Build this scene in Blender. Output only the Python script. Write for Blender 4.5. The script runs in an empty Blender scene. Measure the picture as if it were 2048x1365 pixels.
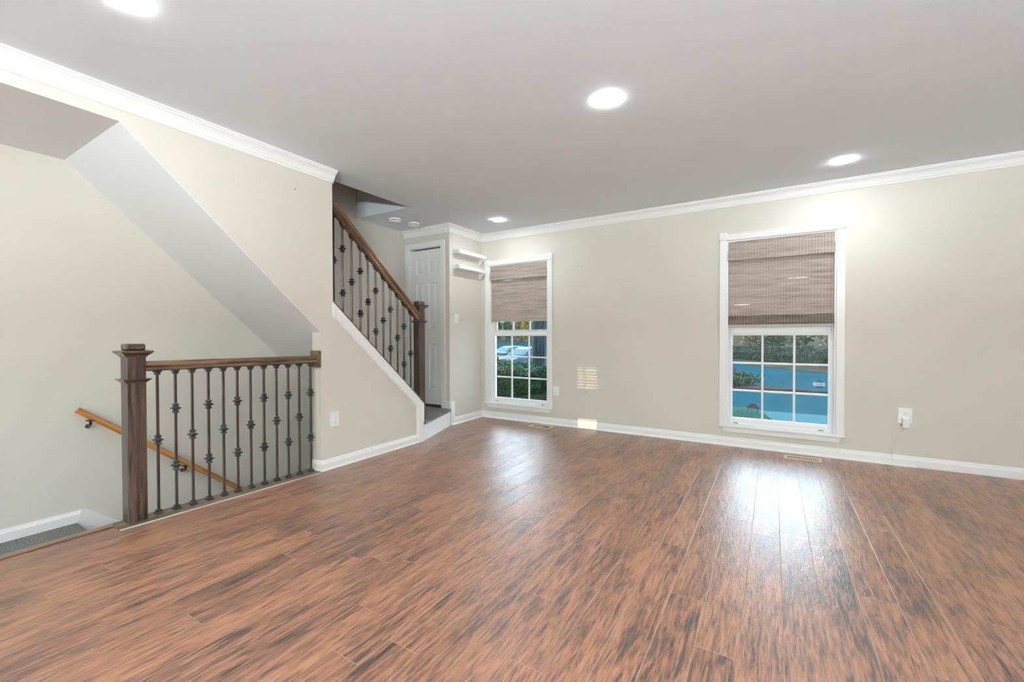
import bpy, bmesh, math, random
import numpy as np
from mathutils import Vector, Matrix

sc = bpy.context.scene
COL = sc.collection
PI = math.pi
random.seed(7)
RNG = np.random.default_rng(7)

# ------------------------------------------------------------------ camera
cam_d = bpy.data.cameras.new('camera')
cam = bpy.data.objects.new('camera', cam_d)
COL.objects.link(cam)
cam_d.sensor_fit = 'HORIZONTAL'
cam_d.sensor_width = 36.0
cam_d.lens = 855.4368 / 2048 * 36
cam_d.clip_start = 0.02
cam_d.clip_end = 600
_fw = Vector((-0.52074673, 0.85362717, -0.01197888))
_rt = Vector((0.85370194, 0.52075523, -0.00264426))
_up = Vector((-0.00398085, 0.01160338, 0.99992475))
cam.matrix_world = Matrix(((_rt.x, _up.x, -_fw.x, 0), (_rt.y, _up.y, -_fw.y, 0), (_rt.z, _up.z, -_fw.z, 1.08), (0, 0, 0, 1)))
sc.camera = cam

# ------------------------------------------------------------------ view, sky, sun
vs = sc.view_settings
sc.display_settings.display_device = 'sRGB'
vs.view_transform = 'Standard'
vs.look = 'None'
vs.gamma = 1.0
vs.use_curve_mapping = False
vs.exposure = 0.0
sc.cycles.use_denoising = True
sc.cycles.max_bounces = 10
sc.cycles.diffuse_bounces = 6
sc.cycles.glossy_bounces = 4
sc.cycles.transparent_max_bounces = 12
sc.cycles.sample_clamp_indirect = 8.0

SKY_STRENGTH = 10.5
SUN_STRENGTH = 2.1
LAMP_STRENGTH = 175.0
BOUNCE_WATTS = 1850.0

world = bpy.data.worlds.new('sky')
sc.world = world
world.use_nodes = True
wn = world.node_tree
wn.nodes.clear()
_o = wn.nodes.new('ShaderNodeOutputWorld')
_b = wn.nodes.new('ShaderNodeBackground')
_b.inputs['Strength'].default_value = SKY_STRENGTH
_r = wn.nodes.new('ShaderNodeValToRGB')
_r.color_ramp.elements[0].position = 0.0
_r.color_ramp.elements[0].color = (0.95, 0.972, 1.0, 1)
_r.color_ramp.elements[1].position = 0.7
_r.color_ramp.elements[1].color = (0.62, 0.80, 1.0, 1)
_s = wn.nodes.new('ShaderNodeSeparateXYZ')
_t = wn.nodes.new('ShaderNodeTexCoord')
wn.links.new(_t.outputs['Generated'], _s.inputs[0])
wn.links.new(_s.outputs['Z'], _r.inputs[0])
wn.links.new(_r.outputs[0], _b.inputs[0])
wn.links.new(_b.outputs[0], _o.inputs[0])

sun_d = bpy.data.lights.new('sun', 'SUN')
sun_d.energy = SUN_STRENGTH
sun_d.color = (1.0, 0.80, 0.52)
sun_d.angle = math.radians(0.08)
sun = bpy.data.objects.new('sun', sun_d)
COL.objects.link(sun)
SUN_DIR = Vector((-0.25, 0.95, -0.115)).normalized()
sun.rotation_euler = SUN_DIR.to_track_quat('-Z', 'Y').to_euler()

# added fill light, unseen behind the camera, aimed up to brighten the ceiling
fill_d = bpy.data.lights.new('ceiling_fill', 'AREA')
fill_d.shape = 'DISK'
fill_d.size = 1.2
fill_d.energy = BOUNCE_WATTS
fill_d.color = (0.78, 0.92, 1.0)
fill = bpy.data.objects.new('ceiling_fill', fill_d)
COL.objects.link(fill)
fill.location = (1.5, -3.0, 1.25)
fill.rotation_euler = (PI, 0, 0)

# ------------------------------------------------------------------ node helpers
def new_mat(name):
    m = bpy.data.materials.new(name)
    m.use_nodes = True
    nt = m.node_tree
    return m, nt, nt.nodes['Principled BSDF'], nt.nodes['Material Output']

def N(nt, kind, **kw):
    n = nt.nodes.new('ShaderNode' + kind)
    for k, v in kw.items():
        if k in n.inputs:
            n.inputs[k].default_value = v
        else:
            setattr(n, k, v)
    return n

def L(nt, a, b):
    nt.links.new(a, b)

def coords(nt, scale=(1, 1, 1), loc=(0, 0, 0), rot=(0, 0, 0)):
    t = N(nt, 'TexCoord')
    m = N(nt, 'Mapping')
    m.inputs['Scale'].default_value = scale
    m.inputs['Location'].default_value = loc
    m.inputs['Rotation'].default_value = rot
    L(nt, t.outputs['Object'], m.inputs[0])
    return m.outputs[0]

def ramp(nt, fac, stops):
    r = N(nt, 'ValToRGB')
    e = r.color_ramp.elements
    while len(e) < len(stops):
        e.new(0.5)
    for i, (p, c) in enumerate(stops):
        e[i].position = p
        e[i].color = (c[0], c[1], c[2], 1)
    L(nt, fac, r.inputs[0])
    return r.outputs[0]

def mth(nt, op, a, b=None, clamp=False):
    n = N(nt, 'Math', operation=op)
    n.use_clamp = clamp
    for i, v in enumerate((a, b)):
        if v is None:
            continue
        if isinstance(v, (int, float)):
            n.inputs[i].default_value = v
        else:
            L(nt, v, n.inputs[i])
    return n.outputs[0]

def mixc(nt, fac, a, b, mode='MIX'):
    n = N(nt, 'Mix', data_type='RGBA', blend_type=mode)
    for i, v in ((0, fac), (6, a), (7, b)):
        if isinstance(v, (int, float)):
            n.inputs[i].default_value = v
        elif isinstance(v, tuple):
            n.inputs[i].default_value = (v[0], v[1], v[2], 1)
        else:
            L(nt, v, n.inputs[i])
    return n.outputs[2]

def bump(nt, bsdf, height, strength, dist, prev=None):
    b = N(nt, 'Bump')
    b.inputs['Strength'].default_value = strength
    b.inputs['Distance'].default_value = dist
    L(nt, height, b.inputs['Height'])
    if prev is not None:
        L(nt, prev, b.inputs['Normal'])
    L(nt, b.outputs[0], bsdf.inputs['Normal'])
    return b.outputs[0]

def paint(name, col, rough=0.6, tex=0.0, spec=0.3, tone=0.03):
    m, nt, b, o = new_mat(name)
    n = N(nt, 'TexNoise', Scale=1.3, Detail=3.0)
    L(nt, coords(nt), n.inputs['Vector'])
    hi = tuple(min(1, c * (1 + tone)) for c in col)
    lo = tuple(c * (1 - tone) for c in col)
    L(nt, ramp(nt, n.outputs[0], [(0.3, lo), (0.7, hi)]), b.inputs['Base Color'])
    b.inputs['Roughness'].default_value = rough
    b.inputs['Specular IOR Level'].default_value = spec
    if tex:
        n2 = N(nt, 'TexNoise', Scale=180.0, Detail=2.0)
        L(nt, coords(nt), n2.inputs['Vector'])
        bump(nt, b, n2.outputs[0], tex, 0.001)
    return m

def plain(name, col, rough=0.5, metal=0.0, spec=0.5, coat=0.0):
    m, nt, b, o = new_mat(name)
    n = N(nt, 'TexNoise', Scale=14.0, Detail=2.0)
    L(nt, coords(nt), n.inputs['Vector'])
    L(nt, ramp(nt, n.outputs[0], [(0.3, tuple(c * 0.94 for c in col)), (0.7, tuple(min(1, c * 1.05) for c in col))]), b.inputs['Base Color'])
    b.inputs['Roughness'].default_value = rough
    b.inputs['Metallic'].default_value = metal
    b.inputs['Specular IOR Level'].default_value = spec
    b.inputs['Coat Weight'].default_value = coat
    b.inputs['Coat Roughness'].default_value = 0.08
    return m

def wood(name, dark, mid, light, rough=0.35, axis='Z', scale=1.0, coat=0.2, tilt=0.0):
    m, nt, b, o = new_mat(name)
    s = {'X': (1.6, 32, 32), 'Y': (32, 1.6, 32), 'Z': (32, 32, 1.6)}[axis]
    def tilted(sc_):
        a = coords(nt, (1, 1, 1), (0, 0, 0), (tilt, 0, 0))
        m_ = N(nt, 'Mapping')
        m_.inputs['Scale'].default_value = sc_
        L(nt, a, m_.inputs[0])
        return m_.outputs[0]
    v = tilted(tuple(k * scale for k in s))
    n = N(nt, 'TexNoise', Scale=1.0, Detail=6.0, Roughness=0.65, Distortion=1.2)
    L(nt, v, n.inputs['Vector'])
    c = ramp(nt, n.outputs[0], [(0.40, dark), (0.50, mid), (0.60, light)])
    v2 = tilted(tuple(k * scale * 6 for k in s))
    n2 = N(nt, 'TexNoise', Scale=1.0, Detail=3.0)
    L(nt, v2, n2.inputs['Vector'])
    c2 = mixc(nt, 0.45, c, ramp(nt, n2.outputs[0], [(0.35, dark), (0.6, light)]), 'MULTIPLY')
    c2 = mixc(nt, 0.5, c2, c)
    L(nt, c2, b.inputs['Base Color'])
    b.inputs['Roughness'].default_value = rough
    b.inputs['Coat Weight'].default_value = coat
    b.inputs['Coat Roughness'].default_value = 0.15
    bump(nt, b, n2.outputs[0], 0.15, 0.001)
    return m

# ------------------------------------------------------------------ materials
M = {}
M['wall'] = paint('wall_paint', (0.64, 0.606, 0.538), 0.55, 0.06)
M['ceiling'] = paint('ceiling_paint', (0.785, 0.835, 0.875), 0.7, 0.05, 0.2, 0.015)  # cool tint in the paint offsets warm light bounced off the floor
M['soffit'] = paint('soffit_paint', (0.82, 0.835, 0.84), 0.7, 0.05, 0.2, 0.015)
M['trim'] = paint('trim_paint', (0.86, 0.855, 0.84), 0.32, 0.0, 0.5, 0.01)
M['vinyl'] = paint('window_vinyl', (0.86, 0.865, 0.87), 0.3, 0.0, 0.5, 0.01)
M['door'] = paint('door_paint', (0.80, 0.80, 0.79), 0.4, 0.0, 0.4, 0.01)
M['plastic'] = plain('white_plastic', (0.86, 0.86, 0.85), 0.35)
M['slot'] = plain('socket_slot', (0.30, 0.29, 0.28), 0.6)
M['black'] = plain('dark_gap', (0.012, 0.012, 0.012), 0.8)
M['iron'] = plain('satin_iron', (0.095, 0.070, 0.060), 0.24, 0.8, 0.6)
M['ironknot'] = plain('satin_iron_collar', (0.050, 0.048, 0.046), 0.32, 0.55, 0.6)
M['newel'] = wood('dark_oak', (0.009, 0.006, 0.005), (0.052, 0.028, 0.019), (0.105, 0.060, 0.041), 0.33, 'Z', 1.0, 0.3)
M['newel_h'] = wood('dark_oak_cross', (0.022, 0.014, 0.010), (0.065, 0.039, 0.026), (0.11, 0.070, 0.047), 0.33, 'Y', 1.0, 0.3)
M['rail'] = wood('brown_oak_rail', (0.045, 0.024, 0.013), (0.115, 0.062, 0.032), (0.19, 0.112, 0.062), 0.33, 'Y', 1.0, 0.3)
M['rail_up'] = wood('orange_oak_rail', (0.05, 0.022, 0.009), (0.14, 0.066, 0.027), (0.24, 0.122, 0.053), 0.30, 'Y', 1.0, 0.35, math.radians(41.8))
M['honey'] = wood('honey_oak', (0.25, 0.105, 0.025), (0.40, 0.18, 0.045), (0.52, 0.26, 0.08), 0.35, 'Y', 0.8, 0.3, math.radians(39.6))
M['baseplate'] = wood('grey_brown_oak', (0.085, 0.062, 0.042), (0.16, 0.118, 0.08), (0.24, 0.18, 0.125), 0.45, 'Y', 0.6, 0.1)
M['nosing'] = wood('tan_oak', (0.14, 0.085, 0.05), (0.26, 0.16, 0.10), (0.34, 0.22, 0.14), 0.4, 'Y', 0.5, 0.1)
M['register'] = plain('cream_register', (0.66, 0.57, 0.43), 0.45)
M['registerdark'] = plain('register_duct', (0.10, 0.075, 0.04), 0.7)
M['cable'] = plain('white_cable', (0.84, 0.83, 0.80), 0.45)
M['nail'] = plain('nail_steel', (0.18, 0.16, 0.14), 0.45, 0.6)
M['concrete'] = plain('concrete_walk', (0.030, 0.066, 0.076), 0.9, 0, 0.0)
M['caulk'] = plain('caulk', (0.48, 0.42, 0.36), 0.6)

def make_floor():
    m, nt, b, o = new_mat('plank_floor')
    tc = N(nt, 'TexCoord')
    sep = N(nt, 'SeparateXYZ')
    L(nt, tc.outputs['Object'], sep.inputs[0])
    W = 0.1325
    xs = mth(nt, 'SUBTRACT', sep.outputs['X'], 0.036 - 40 * W)
    row = mth(nt, 'FLOOR', mth(nt, 'DIVIDE', xs, W))
    fx = mth(nt, 'FRACT', mth(nt, 'DIVIDE', xs, W))
    wn_ = N(nt, 'TexWhiteNoise', noise_dimensions='1D')
    L(nt, row, wn_.inputs['W'])
    off = mth(nt, 'MULTIPLY', wn_.outputs['Value'], 1.22)
    ys = mth(nt, 'DIVIDE', mth(nt, 'ADD', mth(nt, 'ADD', sep.outputs['Y'], 30.0), off), 1.22)
    col = mth(nt, 'FLOOR', ys)
    fy = mth(nt, 'FRACT', ys)
    comb = N(nt, 'CombineXYZ')
    L(nt, row, comb.inputs[0]); L(nt, col, comb.inputs[1])
    pr = N(nt, 'TexWhiteNoise', noise_dimensions='2D')
    L(nt, comb.outputs[0], pr.inputs['Vector'])
    rnd = pr.outputs['Value']
    # grain, shifted per plank
    gx = mth(nt, 'ADD', sep.outputs['X'], mth(nt, 'MULTIPLY', rnd, 37.0))
    gy = mth(nt, 'ADD', sep.outputs['Y'], mth(nt, 'MULTIPLY', rnd, 91.0))
    def vec(sx, sy):
        c = N(nt, 'CombineXYZ')
        L(nt, mth(nt, 'MULTIPLY', gx, sx), c.inputs[0]); L(nt, mth(nt, 'MULTIPLY', gy, sy), c.inputs[1])
        return c.outputs[0]
    n1 = N(nt, 'TexNoise', Scale=1.0, Detail=5.0, Roughness=0.62, Distortion=0.9)
    L(nt, vec(42, 5.5), n1.inputs['Vector'])
    n2 = N(nt, 'TexNoise', Scale=1.0, Detail=4.0, Roughness=0.6, Distortion=0.5)
    L(nt, vec(120, 8.0), n2.inputs['Vector'])
    n3 = N(nt, 'TexNoise', Scale=1.0, Detail=2.0)
    L(nt, vec(5, 1.3), n3.inputs['Vector'])
    n5 = N(nt, 'TexNoise', Scale=1.0, Detail=3.0, Roughness=0.6, Distortion=1.0)
    L(nt, vec(210, 20.0), n5.inputs['Vector'])
    f = mth(nt, 'ADD', mth(nt, 'MULTIPLY', n1.outputs[0], 0.42), mth(nt, 'MULTIPLY', n2.outputs[0], 0.33))
    f = mth(nt, 'ADD', f, mth(nt, 'MULTIPLY', n5.outputs[0], 0.25))
    f = mth(nt, 'ADD', f, mth(nt, 'MULTIPLY', mth(nt, 'SUBTRACT', n3.outputs[0], 0.5), 0.22))
    c = ramp(nt, f, [(0.400, (0.052, 0.036, 0.031)), (0.450, (0.138, 0.072, 0.049)), (0.500, (0.250, 0.110, 0.062)), (0.580, (0.375, 0.180, 0.104))])
    tone = ramp(nt, rnd, [(0.0, (0.90, 0.90, 0.91)), (1.0, (1.08, 1.06, 1.04))])
    c = mixc(nt, 1.0, c, tone, 'MULTIPLY')
    # seams, paled in the colour for light caught on the plank bevels
    dx = mth(nt, 'MULTIPLY', mth(nt, 'SUBTRACT', 0.5, mth(nt, 'ABSOLUTE', mth(nt, 'SUBTRACT', fx, 0.5))), W)
    dy = mth(nt, 'MULTIPLY', mth(nt, 'SUBTRACT', 0.5, mth(nt, 'ABSOLUTE', mth(nt, 'SUBTRACT', fy, 0.5))), 1.22)
    d = mth(nt, 'MINIMUM', dx, dy)
    seam = mth(nt, 'LESS_THAN', d, 0.0011)
    c = mixc(nt, mth(nt, 'MULTIPLY', seam, 0.7), c, (0.40, 0.28, 0.21))
    L(nt, c, b.inputs['Base Color'])
    b.inputs['Roughness'].default_value = 0.24
    L(nt, mth(nt, 'ADD', mth(nt, 'ADD', 0.25, mth(nt, 'MULTIPLY', n2.outputs[0], 0.16)), mth(nt, 'MULTIPLY', rnd, 0.10)), b.inputs['Roughness'])
    b.inputs['IOR'].default_value = 1.5
    b.inputs['Specular IOR Level'].default_value = 0.52
    b.inputs['Coat Weight'].default_value = 0.4
    b.inputs['Coat Roughness'].default_value = 0.30
    n4 = N(nt, 'TexNoise', Scale=1.0, Detail=3.0, Roughness=0.55, Distortion=1.6)
    L(nt, vec(60, 18), n4.inputs['Vector'])
    h = mth(nt, 'ADD', mth(nt, 'MULTIPLY', n4.outputs[0], 1.0), mth(nt, 'MULTIPLY', mth(nt, 'MINIMUM', d, 0.002), 250.0))
    nrm = bump(nt, b, h, 0.8, 0.002)
    L(nt, nrm, b.inputs['Coat Normal'])
    return m
M['floor'] = make_floor()

def make_greywood():
    m, nt, b, o = new_mat('grey_plank')
    tc = N(nt, 'TexCoord')
    sep = N(nt, 'SeparateXYZ')
    L(nt, tc.outputs['Object'], sep.inputs[0])
    W = 0.127
    q = mth(nt, 'DIVIDE', mth(nt, 'ADD', sep.outputs['Y'], 10.0), W)
    row = mth(nt, 'FLOOR', q)
    fx = mth(nt, 'FRACT', q)
    gv = N(nt, 'CombineXYZ')
    L(nt, mth(nt, 'ADD', mth(nt, 'MULTIPLY', sep.outputs['X'], 3.0), mth(nt, 'MULTIPLY', row, 13.7)), gv.inputs[0])
    L(nt, mth(nt, 'MULTIPLY', sep.outputs['Y'], 14.0), gv.inputs[1])
    L(nt, mth(nt, 'MULTIPLY', row, 5.3), gv.inputs[2])
    w = N(nt, 'TexNoise', Scale=1.0, Detail=1.0, Distortion=0.3)
    L(nt, gv.outputs[0], w.inputs['Vector'])
    rings = mth(nt, 'FRACT', mth(nt, 'MULTIPLY', w.outputs[0], 22.0))
    c = ramp(nt, rings, [(0.0, (0.022, 0.023, 0.023)), (0.35, (0.095, 0.098, 0.095)), (0.8, (0.12, 0.12, 0.115)), (1.0, (0.03, 0.03, 0.03))])
    seam = mth(nt, 'LESS_THAN', fx, 0.018)
    c = mixc(nt, seam, c, (0.015, 0.015, 0.015))
    L(nt, c, b.inputs['Base Color'])
    b.inputs['Roughness'].default_value = 0.38
    return m
M['greywood'] = make_greywood()
M['greytread'] = wood('grey_tread', (0.10, 0.088, 0.075), (0.17, 0.15, 0.13), (0.24, 0.215, 0.19), 0.5, 'X', 0.5, 0.05)

def make_glass():
    m, nt, b, o = new_mat('window_glass')
    nt.nodes.remove(b)
    tr = N(nt, 'BsdfTransparent')
    tr.inputs[0].default_value = (0.88, 0.95, 0.96, 1)
    gl = N(nt, 'BsdfGlossy', Roughness=0.0)
    fr = N(nt, 'Fresnel', IOR=1.45)
    mx = N(nt, 'MixShader')
    L(nt, fr.outputs[0], mx.inputs[0]); L(nt, tr.outputs[0], mx.inputs[1]); L(nt, gl.outputs[0], mx.inputs[2])
    L(nt, mx.outputs[0], o.inputs[0])
    return m
M['glass'] = make_glass()

def make_blind(name, dark, mid, light, thread, gaps):
    m, nt, b, o = new_mat(name)
    tc = N(nt, 'TexCoord')
    sep = N(nt, 'SeparateXYZ')
    L(nt, tc.outputs['Object'], sep.inputs[0])
    def vec(sx, sz):
        c = N(nt, 'CombineXYZ')
        L(nt, mth(nt, 'MULTIPLY', sep.outputs['X'], sx), c.inputs[0]); L(nt, mth(nt, 'MULTIPLY', sep.outputs['Z'], sz), c.inputs[2])
        return c.outputs[0]
    n1 = N(nt, 'TexNoise', Scale=1.0, Detail=3.0, Roughness=0.7)
    L(nt, vec(4.0, 210.0), n1.inputs['Vector'])
    n2 = N(nt, 'TexNoise', Scale=1.0, Detail=2.0)
    L(nt, vec(1.2, 26.0), n2.inputs['Vector'])
    f = mth(nt, 'ADD', mth(nt, 'MULTIPLY', n1.outputs[0], 0.75), mth(nt, 'MULTIPLY', n2.outputs[0], 0.25))
    c = ramp(nt, f, [(0.36, dark), (0.49, mid), (0.62, light)])
    q = mth(nt, 'FRACT', mth(nt, 'DIVIDE', mth(nt, 'ADD', sep.outputs['X'], 20.0), 0.0235))
    th = mth(nt, 'LESS_THAN', q, 0.13)
    c = mixc(nt, mth(nt, 'MULTIPLY', th, 0.8), c, thread)
    L(nt, c, b.inputs['Base Color'])
    b.inputs['Roughness'].default_value = 0.65
    b.inputs['Specular IOR Level'].default_value = 0.2
    tl = N(nt, 'BsdfTranslucent')
    L(nt, c, tl.inputs[0])
    mx = N(nt, 'MixShader')
    mx.inputs[0].default_value = 0.30
    L(nt, b.outputs[0], mx.inputs[1]); L(nt, tl.outputs[0], mx.inputs[2])
    out = mx.outputs[0]
    if gaps:
        n3 = N(nt, 'TexNoise', Scale=1.0, Detail=1.0)
        L(nt, vec(1.6, 95.0), n3.inputs['Vector'])
        hole = mth(nt, 'GREATER_THAN', n3.outputs[0], gaps)
        hole = mth(nt, 'MULTIPLY', hole, mth(nt, 'SUBTRACT', 1.0, th))
        tp = N(nt, 'BsdfTransparent')
        m2 = N(nt, 'MixShader')
        L(nt, mth(nt, 'MULTIPLY', hole, 0.7), m2.inputs[0]); L(nt, out, m2.inputs[1]); L(nt, tp.outputs[0], m2.inputs[2])
        out = m2.outputs[0]
    L(nt, out, o.inputs[0])
    bump(nt, b, n1.outputs[0], 0.4, 0.002)
    return m
M['weave'] = make_blind('woven_reed', (0.22, 0.175, 0.145), (0.46, 0.385, 0.335), (0.62, 0.54, 0.48), (0.70, 0.62, 0.53), 0.765)
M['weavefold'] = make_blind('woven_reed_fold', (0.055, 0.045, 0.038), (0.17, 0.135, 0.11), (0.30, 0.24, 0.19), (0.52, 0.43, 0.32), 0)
M['weaverail'] = plain('reed_bottom_rail', (0.40, 0.385, 0.32), 0.5)

def leaf_mat(name, a, bcol, c, rough=0.55):
    m, nt, b, o = new_mat(name)
    g = N(nt, 'NewGeometry')
    col = ramp(nt, g.outputs['Random Per Island'], [(0.0, a), (0.5, bcol), (1.0, c)])
    L(nt, col, b.inputs['Base Color'])
    b.inputs['Roughness'].default_value = rough
    b.inputs['Specular IOR Level'].default_value = 0.25
    return m
M['hedge'] = leaf_mat('hedge_leaf', (0.007, 0.026, 0.010), (0.018, 0.060, 0.018), (0.042, 0.100, 0.028))
M['juniper'] = leaf_mat('juniper_needles', (0.005, 0.017, 0.012), (0.010, 0.030, 0.020), (0.020, 0.050, 0.026))
M['shrub'] = leaf_mat('shrub_leaf', (0.006, 0.022, 0.012), (0.012, 0.036, 0.018), (0.020, 0.055, 0.022))
M['tan_leaf'] = leaf_mat('sunlit_autumn_leaf', (0.060, 0.050, 0.024), (0.15, 0.105, 0.062), (0.10, 0.085, 0.04))  # autumn tan, brightened in the colour for sunlight on the trees
M['yellow_leaf'] = leaf_mat('yellow_leaf', (0.10, 0.075, 0.008), (0.16, 0.115, 0.012), (0.11, 0.08, 0.02))
M['green_leaf'] = leaf_mat('green_leaf', (0.008, 0.020, 0.012), (0.016, 0.034, 0.020), (0.030, 0.050, 0.022))
M['bark'] = wood('bark', (0.012, 0.018, 0.022), (0.030, 0.044, 0.052), (0.058, 0.080, 0.088), 0.9, 'Z', 0.7, 0.0)
M['treebark'] = wood('sunlit_bark', (0.06, 0.046, 0.036), (0.12, 0.092, 0.072), (0.17, 0.135, 0.105), 0.9, 'Z', 0.1, 0.0)  # bark paled in the colour for sunlight on the distant trunks
M['grass'] = paint('grass', (0.014, 0.036, 0.027), 0.9, 0.0, 0.0, 0.35)
M['road'] = paint('asphalt', (0.0036, 0.031, 0.040), 0.9, 0.0, 0.0, 0.10)
M['bank'] = paint('leaf_litter', (0.030, 0.026, 0.018), 0.95, 0.0, 0.0, 0.3)
M['mulch'] = paint('mulch', (0.03, 0.026, 0.024), 0.95, 0.0, 0.0, 0.3)
M['exterior'] = paint('siding', (0.35, 0.33, 0.30), 0.7)
M['carpaint'] = plain('dark_blue_car_paint', (0.006, 0.036, 0.055), 0.35, 0.0, 0.15, 0.0)
M['carglass'] = plain('car_glass', (0.004, 0.028, 0.036), 0.15, 0.0, 0.12)
M['tyre'] = plain('tyre_rubber', (0.012, 0.013, 0.015), 0.7)
M['chrome'] = plain('chrome', (0.16, 0.17, 0.18), 0.3, 0.5)
M['rim'] = plain('alloy_rim', (0.12, 0.14, 0.15), 0.4, 0.5)
M['lampglass'] = plain('headlamp', (0.14, 0.16, 0.17), 0.2, 0.0)
M['indicator'] = plain('amber_indicator', (0.60, 0.20, 0.10), 0.3)
M['plate'] = plain('licence_plate', (0.14, 0.15, 0.15), 0.6, 0, 0.1)
M['signdark'] = plain('dark_sign', (0.025, 0.022, 0.022), 0.6)
M['sticker'] = plain('blue_sticker', (0.003, 0.095, 0.19), 0.5)
M['stickerband'] = plain('pale_sticker_band', (0.50, 0.68, 0.76), 0.5)
M['stickermark'] = plain('grey_sticker_print', (0.10, 0.24, 0.33), 0.5)

def emit(name, col, s):
    m, nt, b, o = new_mat(name)
    b.inputs['Base Color'].default_value = (0.9, 0.9, 0.9, 1)
    b.inputs['Emission Color'].default_value = (*col, 1)
    b.inputs['Emission Strength'].default_value = s
    return m
M['lens'] = emit('lit_lens', (0.90, 0.965, 1.0), LAMP_STRENGTH)

# ------------------------------------------------------------------ mesh helpers
def BM():
    return bmesh.new()

def box(bm, x0, x1, y0, y1, z0, z1, bev=0.0, seg=2):
    r = bmesh.ops.create_cube(bm, size=1.0)
    vs_ = r['verts']
    for v in vs_:
        v.co = Vector(((x0 + x1) / 2 + v.co.x * (x1 - x0), (y0 + y1) / 2 + v.co.y * (y1 - y0), (z0 + z1) / 2 + v.co.z * (z1 - z0)))
    if bev > 0:
        es = list({e for v in vs_ for e in v.link_edges})
        bmesh.ops.bevel(bm, geom=es, offset=bev, segments=seg, affect='EDGES', profile=0.5)
    return bm

def prism(bm, pts, axis, a0, a1):
    """polygon in the plane across `axis`, extruded from a0 to a1. axis X: pts=(y,z); Y: (x,z); Z: (x,y)"""
    def P(p, a):
        return {'X': (a, p[0], p[1]), 'Y': (p[0], a, p[1]), 'Z': (p[0], p[1], a)}[axis]
    A = [bm.verts.new(P(p, a0)) for p in pts]
    B = [bm.verts.new(P(p, a1)) for p in pts]
    n = len(pts)
    fs = [bm.faces.new(A), bm.faces.new(list(reversed(B)))]
    for i in range(n):
        fs.append(bm.faces.new((A[i], B[i], B[(i + 1) % n], A[(i + 1) % n])))
    bmesh.ops.recalc_face_normals(bm, faces=fs)
    return bm

def sweep(bm, prof, path, closed=False):
    """profile of (offset, z) swept along a plan path of (x, y); the offset goes to the right of travel"""
    n = len(path)
    rings = []
    for i in range(n):
        p = Vector(path[i])
        ds = []
        if i > 0:
            ds.append((p - Vector(path[i - 1])).normalized())
        if i < n - 1:
            ds.append((Vector(path[i + 1]) - p).normalized())
        nr = [Vector((d.y, -d.x)) for d in ds]
        if len(nr) == 2:
            b = (nr[0] + nr[1])
            b = b / (1 + nr[0].dot(nr[1]))
        else:
            b = nr[0]
        rings.append([bm.verts.new((p.x + b.x * o, p.y + b.y * o, z)) for o, z in prof])
    k = len(prof)
    fs = []
    for i in range(n - 1):
        for j in range(k):
            fs.append(bm.faces.new((rings[i][j], rings[i][(j + 1) % k], rings[i + 1][(j + 1) % k], rings[i + 1][j])))
    fs.append(bm.faces.new(rings[0]))
    fs.append(bm.faces.new(list(reversed(rings[-1]))))
    bmesh.ops.recalc_face_normals(bm, faces=fs)
    return bm

def lathe(bm, prof, loc=(0, 0, 0), seg=24, axis='Z', phase=0.0):
    rings = []
    for r, z in prof:
        ring = []
        for i in range(seg):
            a = 2 * PI * i / seg + phase
            q = (r * math.cos(a), r * math.sin(a), z)
            if axis == 'X':
                q = (q[2], q[0], q[1])
            elif axis == 'Y':
                q = (q[0], q[2], q[1])
            ring.append(bm.verts.new((q[0] + loc[0], q[1] + loc[1], q[2] + loc[2])))
        rings.append(ring)
    fs = []
    for a, b in zip(rings, rings[1:]):
        for i in range(seg):
            fs.append(bm.faces.new((a[i], a[(i + 1) % seg], b[(i + 1) % seg], b[i])))
    fs.append(bm.faces.new(list(reversed(rings[0]))))
    fs.append(bm.faces.new(rings[-1]))
    bmesh.ops.recalc_face_normals(bm, faces=fs)
    return bm

def square_lathe(bm, prof, loc=(0, 0, 0)):
    """square section: prof of (half width, z)"""
    return lathe(bm, [(h * math.sqrt(2), z) for h, z in prof], loc, 4, 'Z', PI / 4)

def tube(bm, pts, r, seg=10):
    pts = [Vector(p) for p in pts]
    rings = []
    up = Vector((0, 0, 1))
    prev = None
    for i, p in enumerate(pts):
        d = (pts[min(i + 1, len(pts) - 1)] - pts[max(i - 1, 0)]).normalized()
        if prev is None:
            ref = up if abs(d.z) < 0.9 else Vector((1, 0, 0))
            a = d.cross(ref).normalized()
        else:
            a = (prev - d * prev.dot(d)).normalized()
        prev = a
        b = d.cross(a)
        rings.append([bm.verts.new(p + (a * math.cos(2 * PI * k / seg) + b * math.sin(2 * PI * k / seg)) * r) for k in range(seg)])
    fs = []
    for A, B in zip(rings, rings[1:]):
        for k in range(seg):
            fs.append(bm.faces.new((A[k], A[(k + 1) % seg], B[(k + 1) % seg], B[k])))
    fs.append(bm.faces.new(rings[0])); fs.append(bm.faces.new(list(reversed(rings[-1]))))
    bmesh.ops.recalc_face_normals(bm, faces=fs)
    return bm

def obj(name, bm, mat, parent=None, smooth=False, loc=None):
    me = bpy.data.meshes.new(name)
    if loc is not None:
        bmesh.ops.translate(bm, verts=bm.verts, vec=-Vector(loc))
    bm.to_mesh(me)
    bm.free()
    me.materials.append(M[mat] if isinstance(mat, str) else mat)
    if smooth:
        for p in me.polygons:
            p.use_smooth = True
        try:
            me.set_sharp_from_angle(angle=math.radians(40))
        except Exception:
            pass
    o = bpy.data.objects.new(name, me)
    COL.objects.link(o)
    if loc is not None:
        o.location = loc
    if parent is not None:
        o.parent = parent
        o.matrix_parent_inverse = Matrix.Translation(-parent.matrix_basis.translation) if parent.type == 'EMPTY' else Matrix.Identity(4)
    return o

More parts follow.
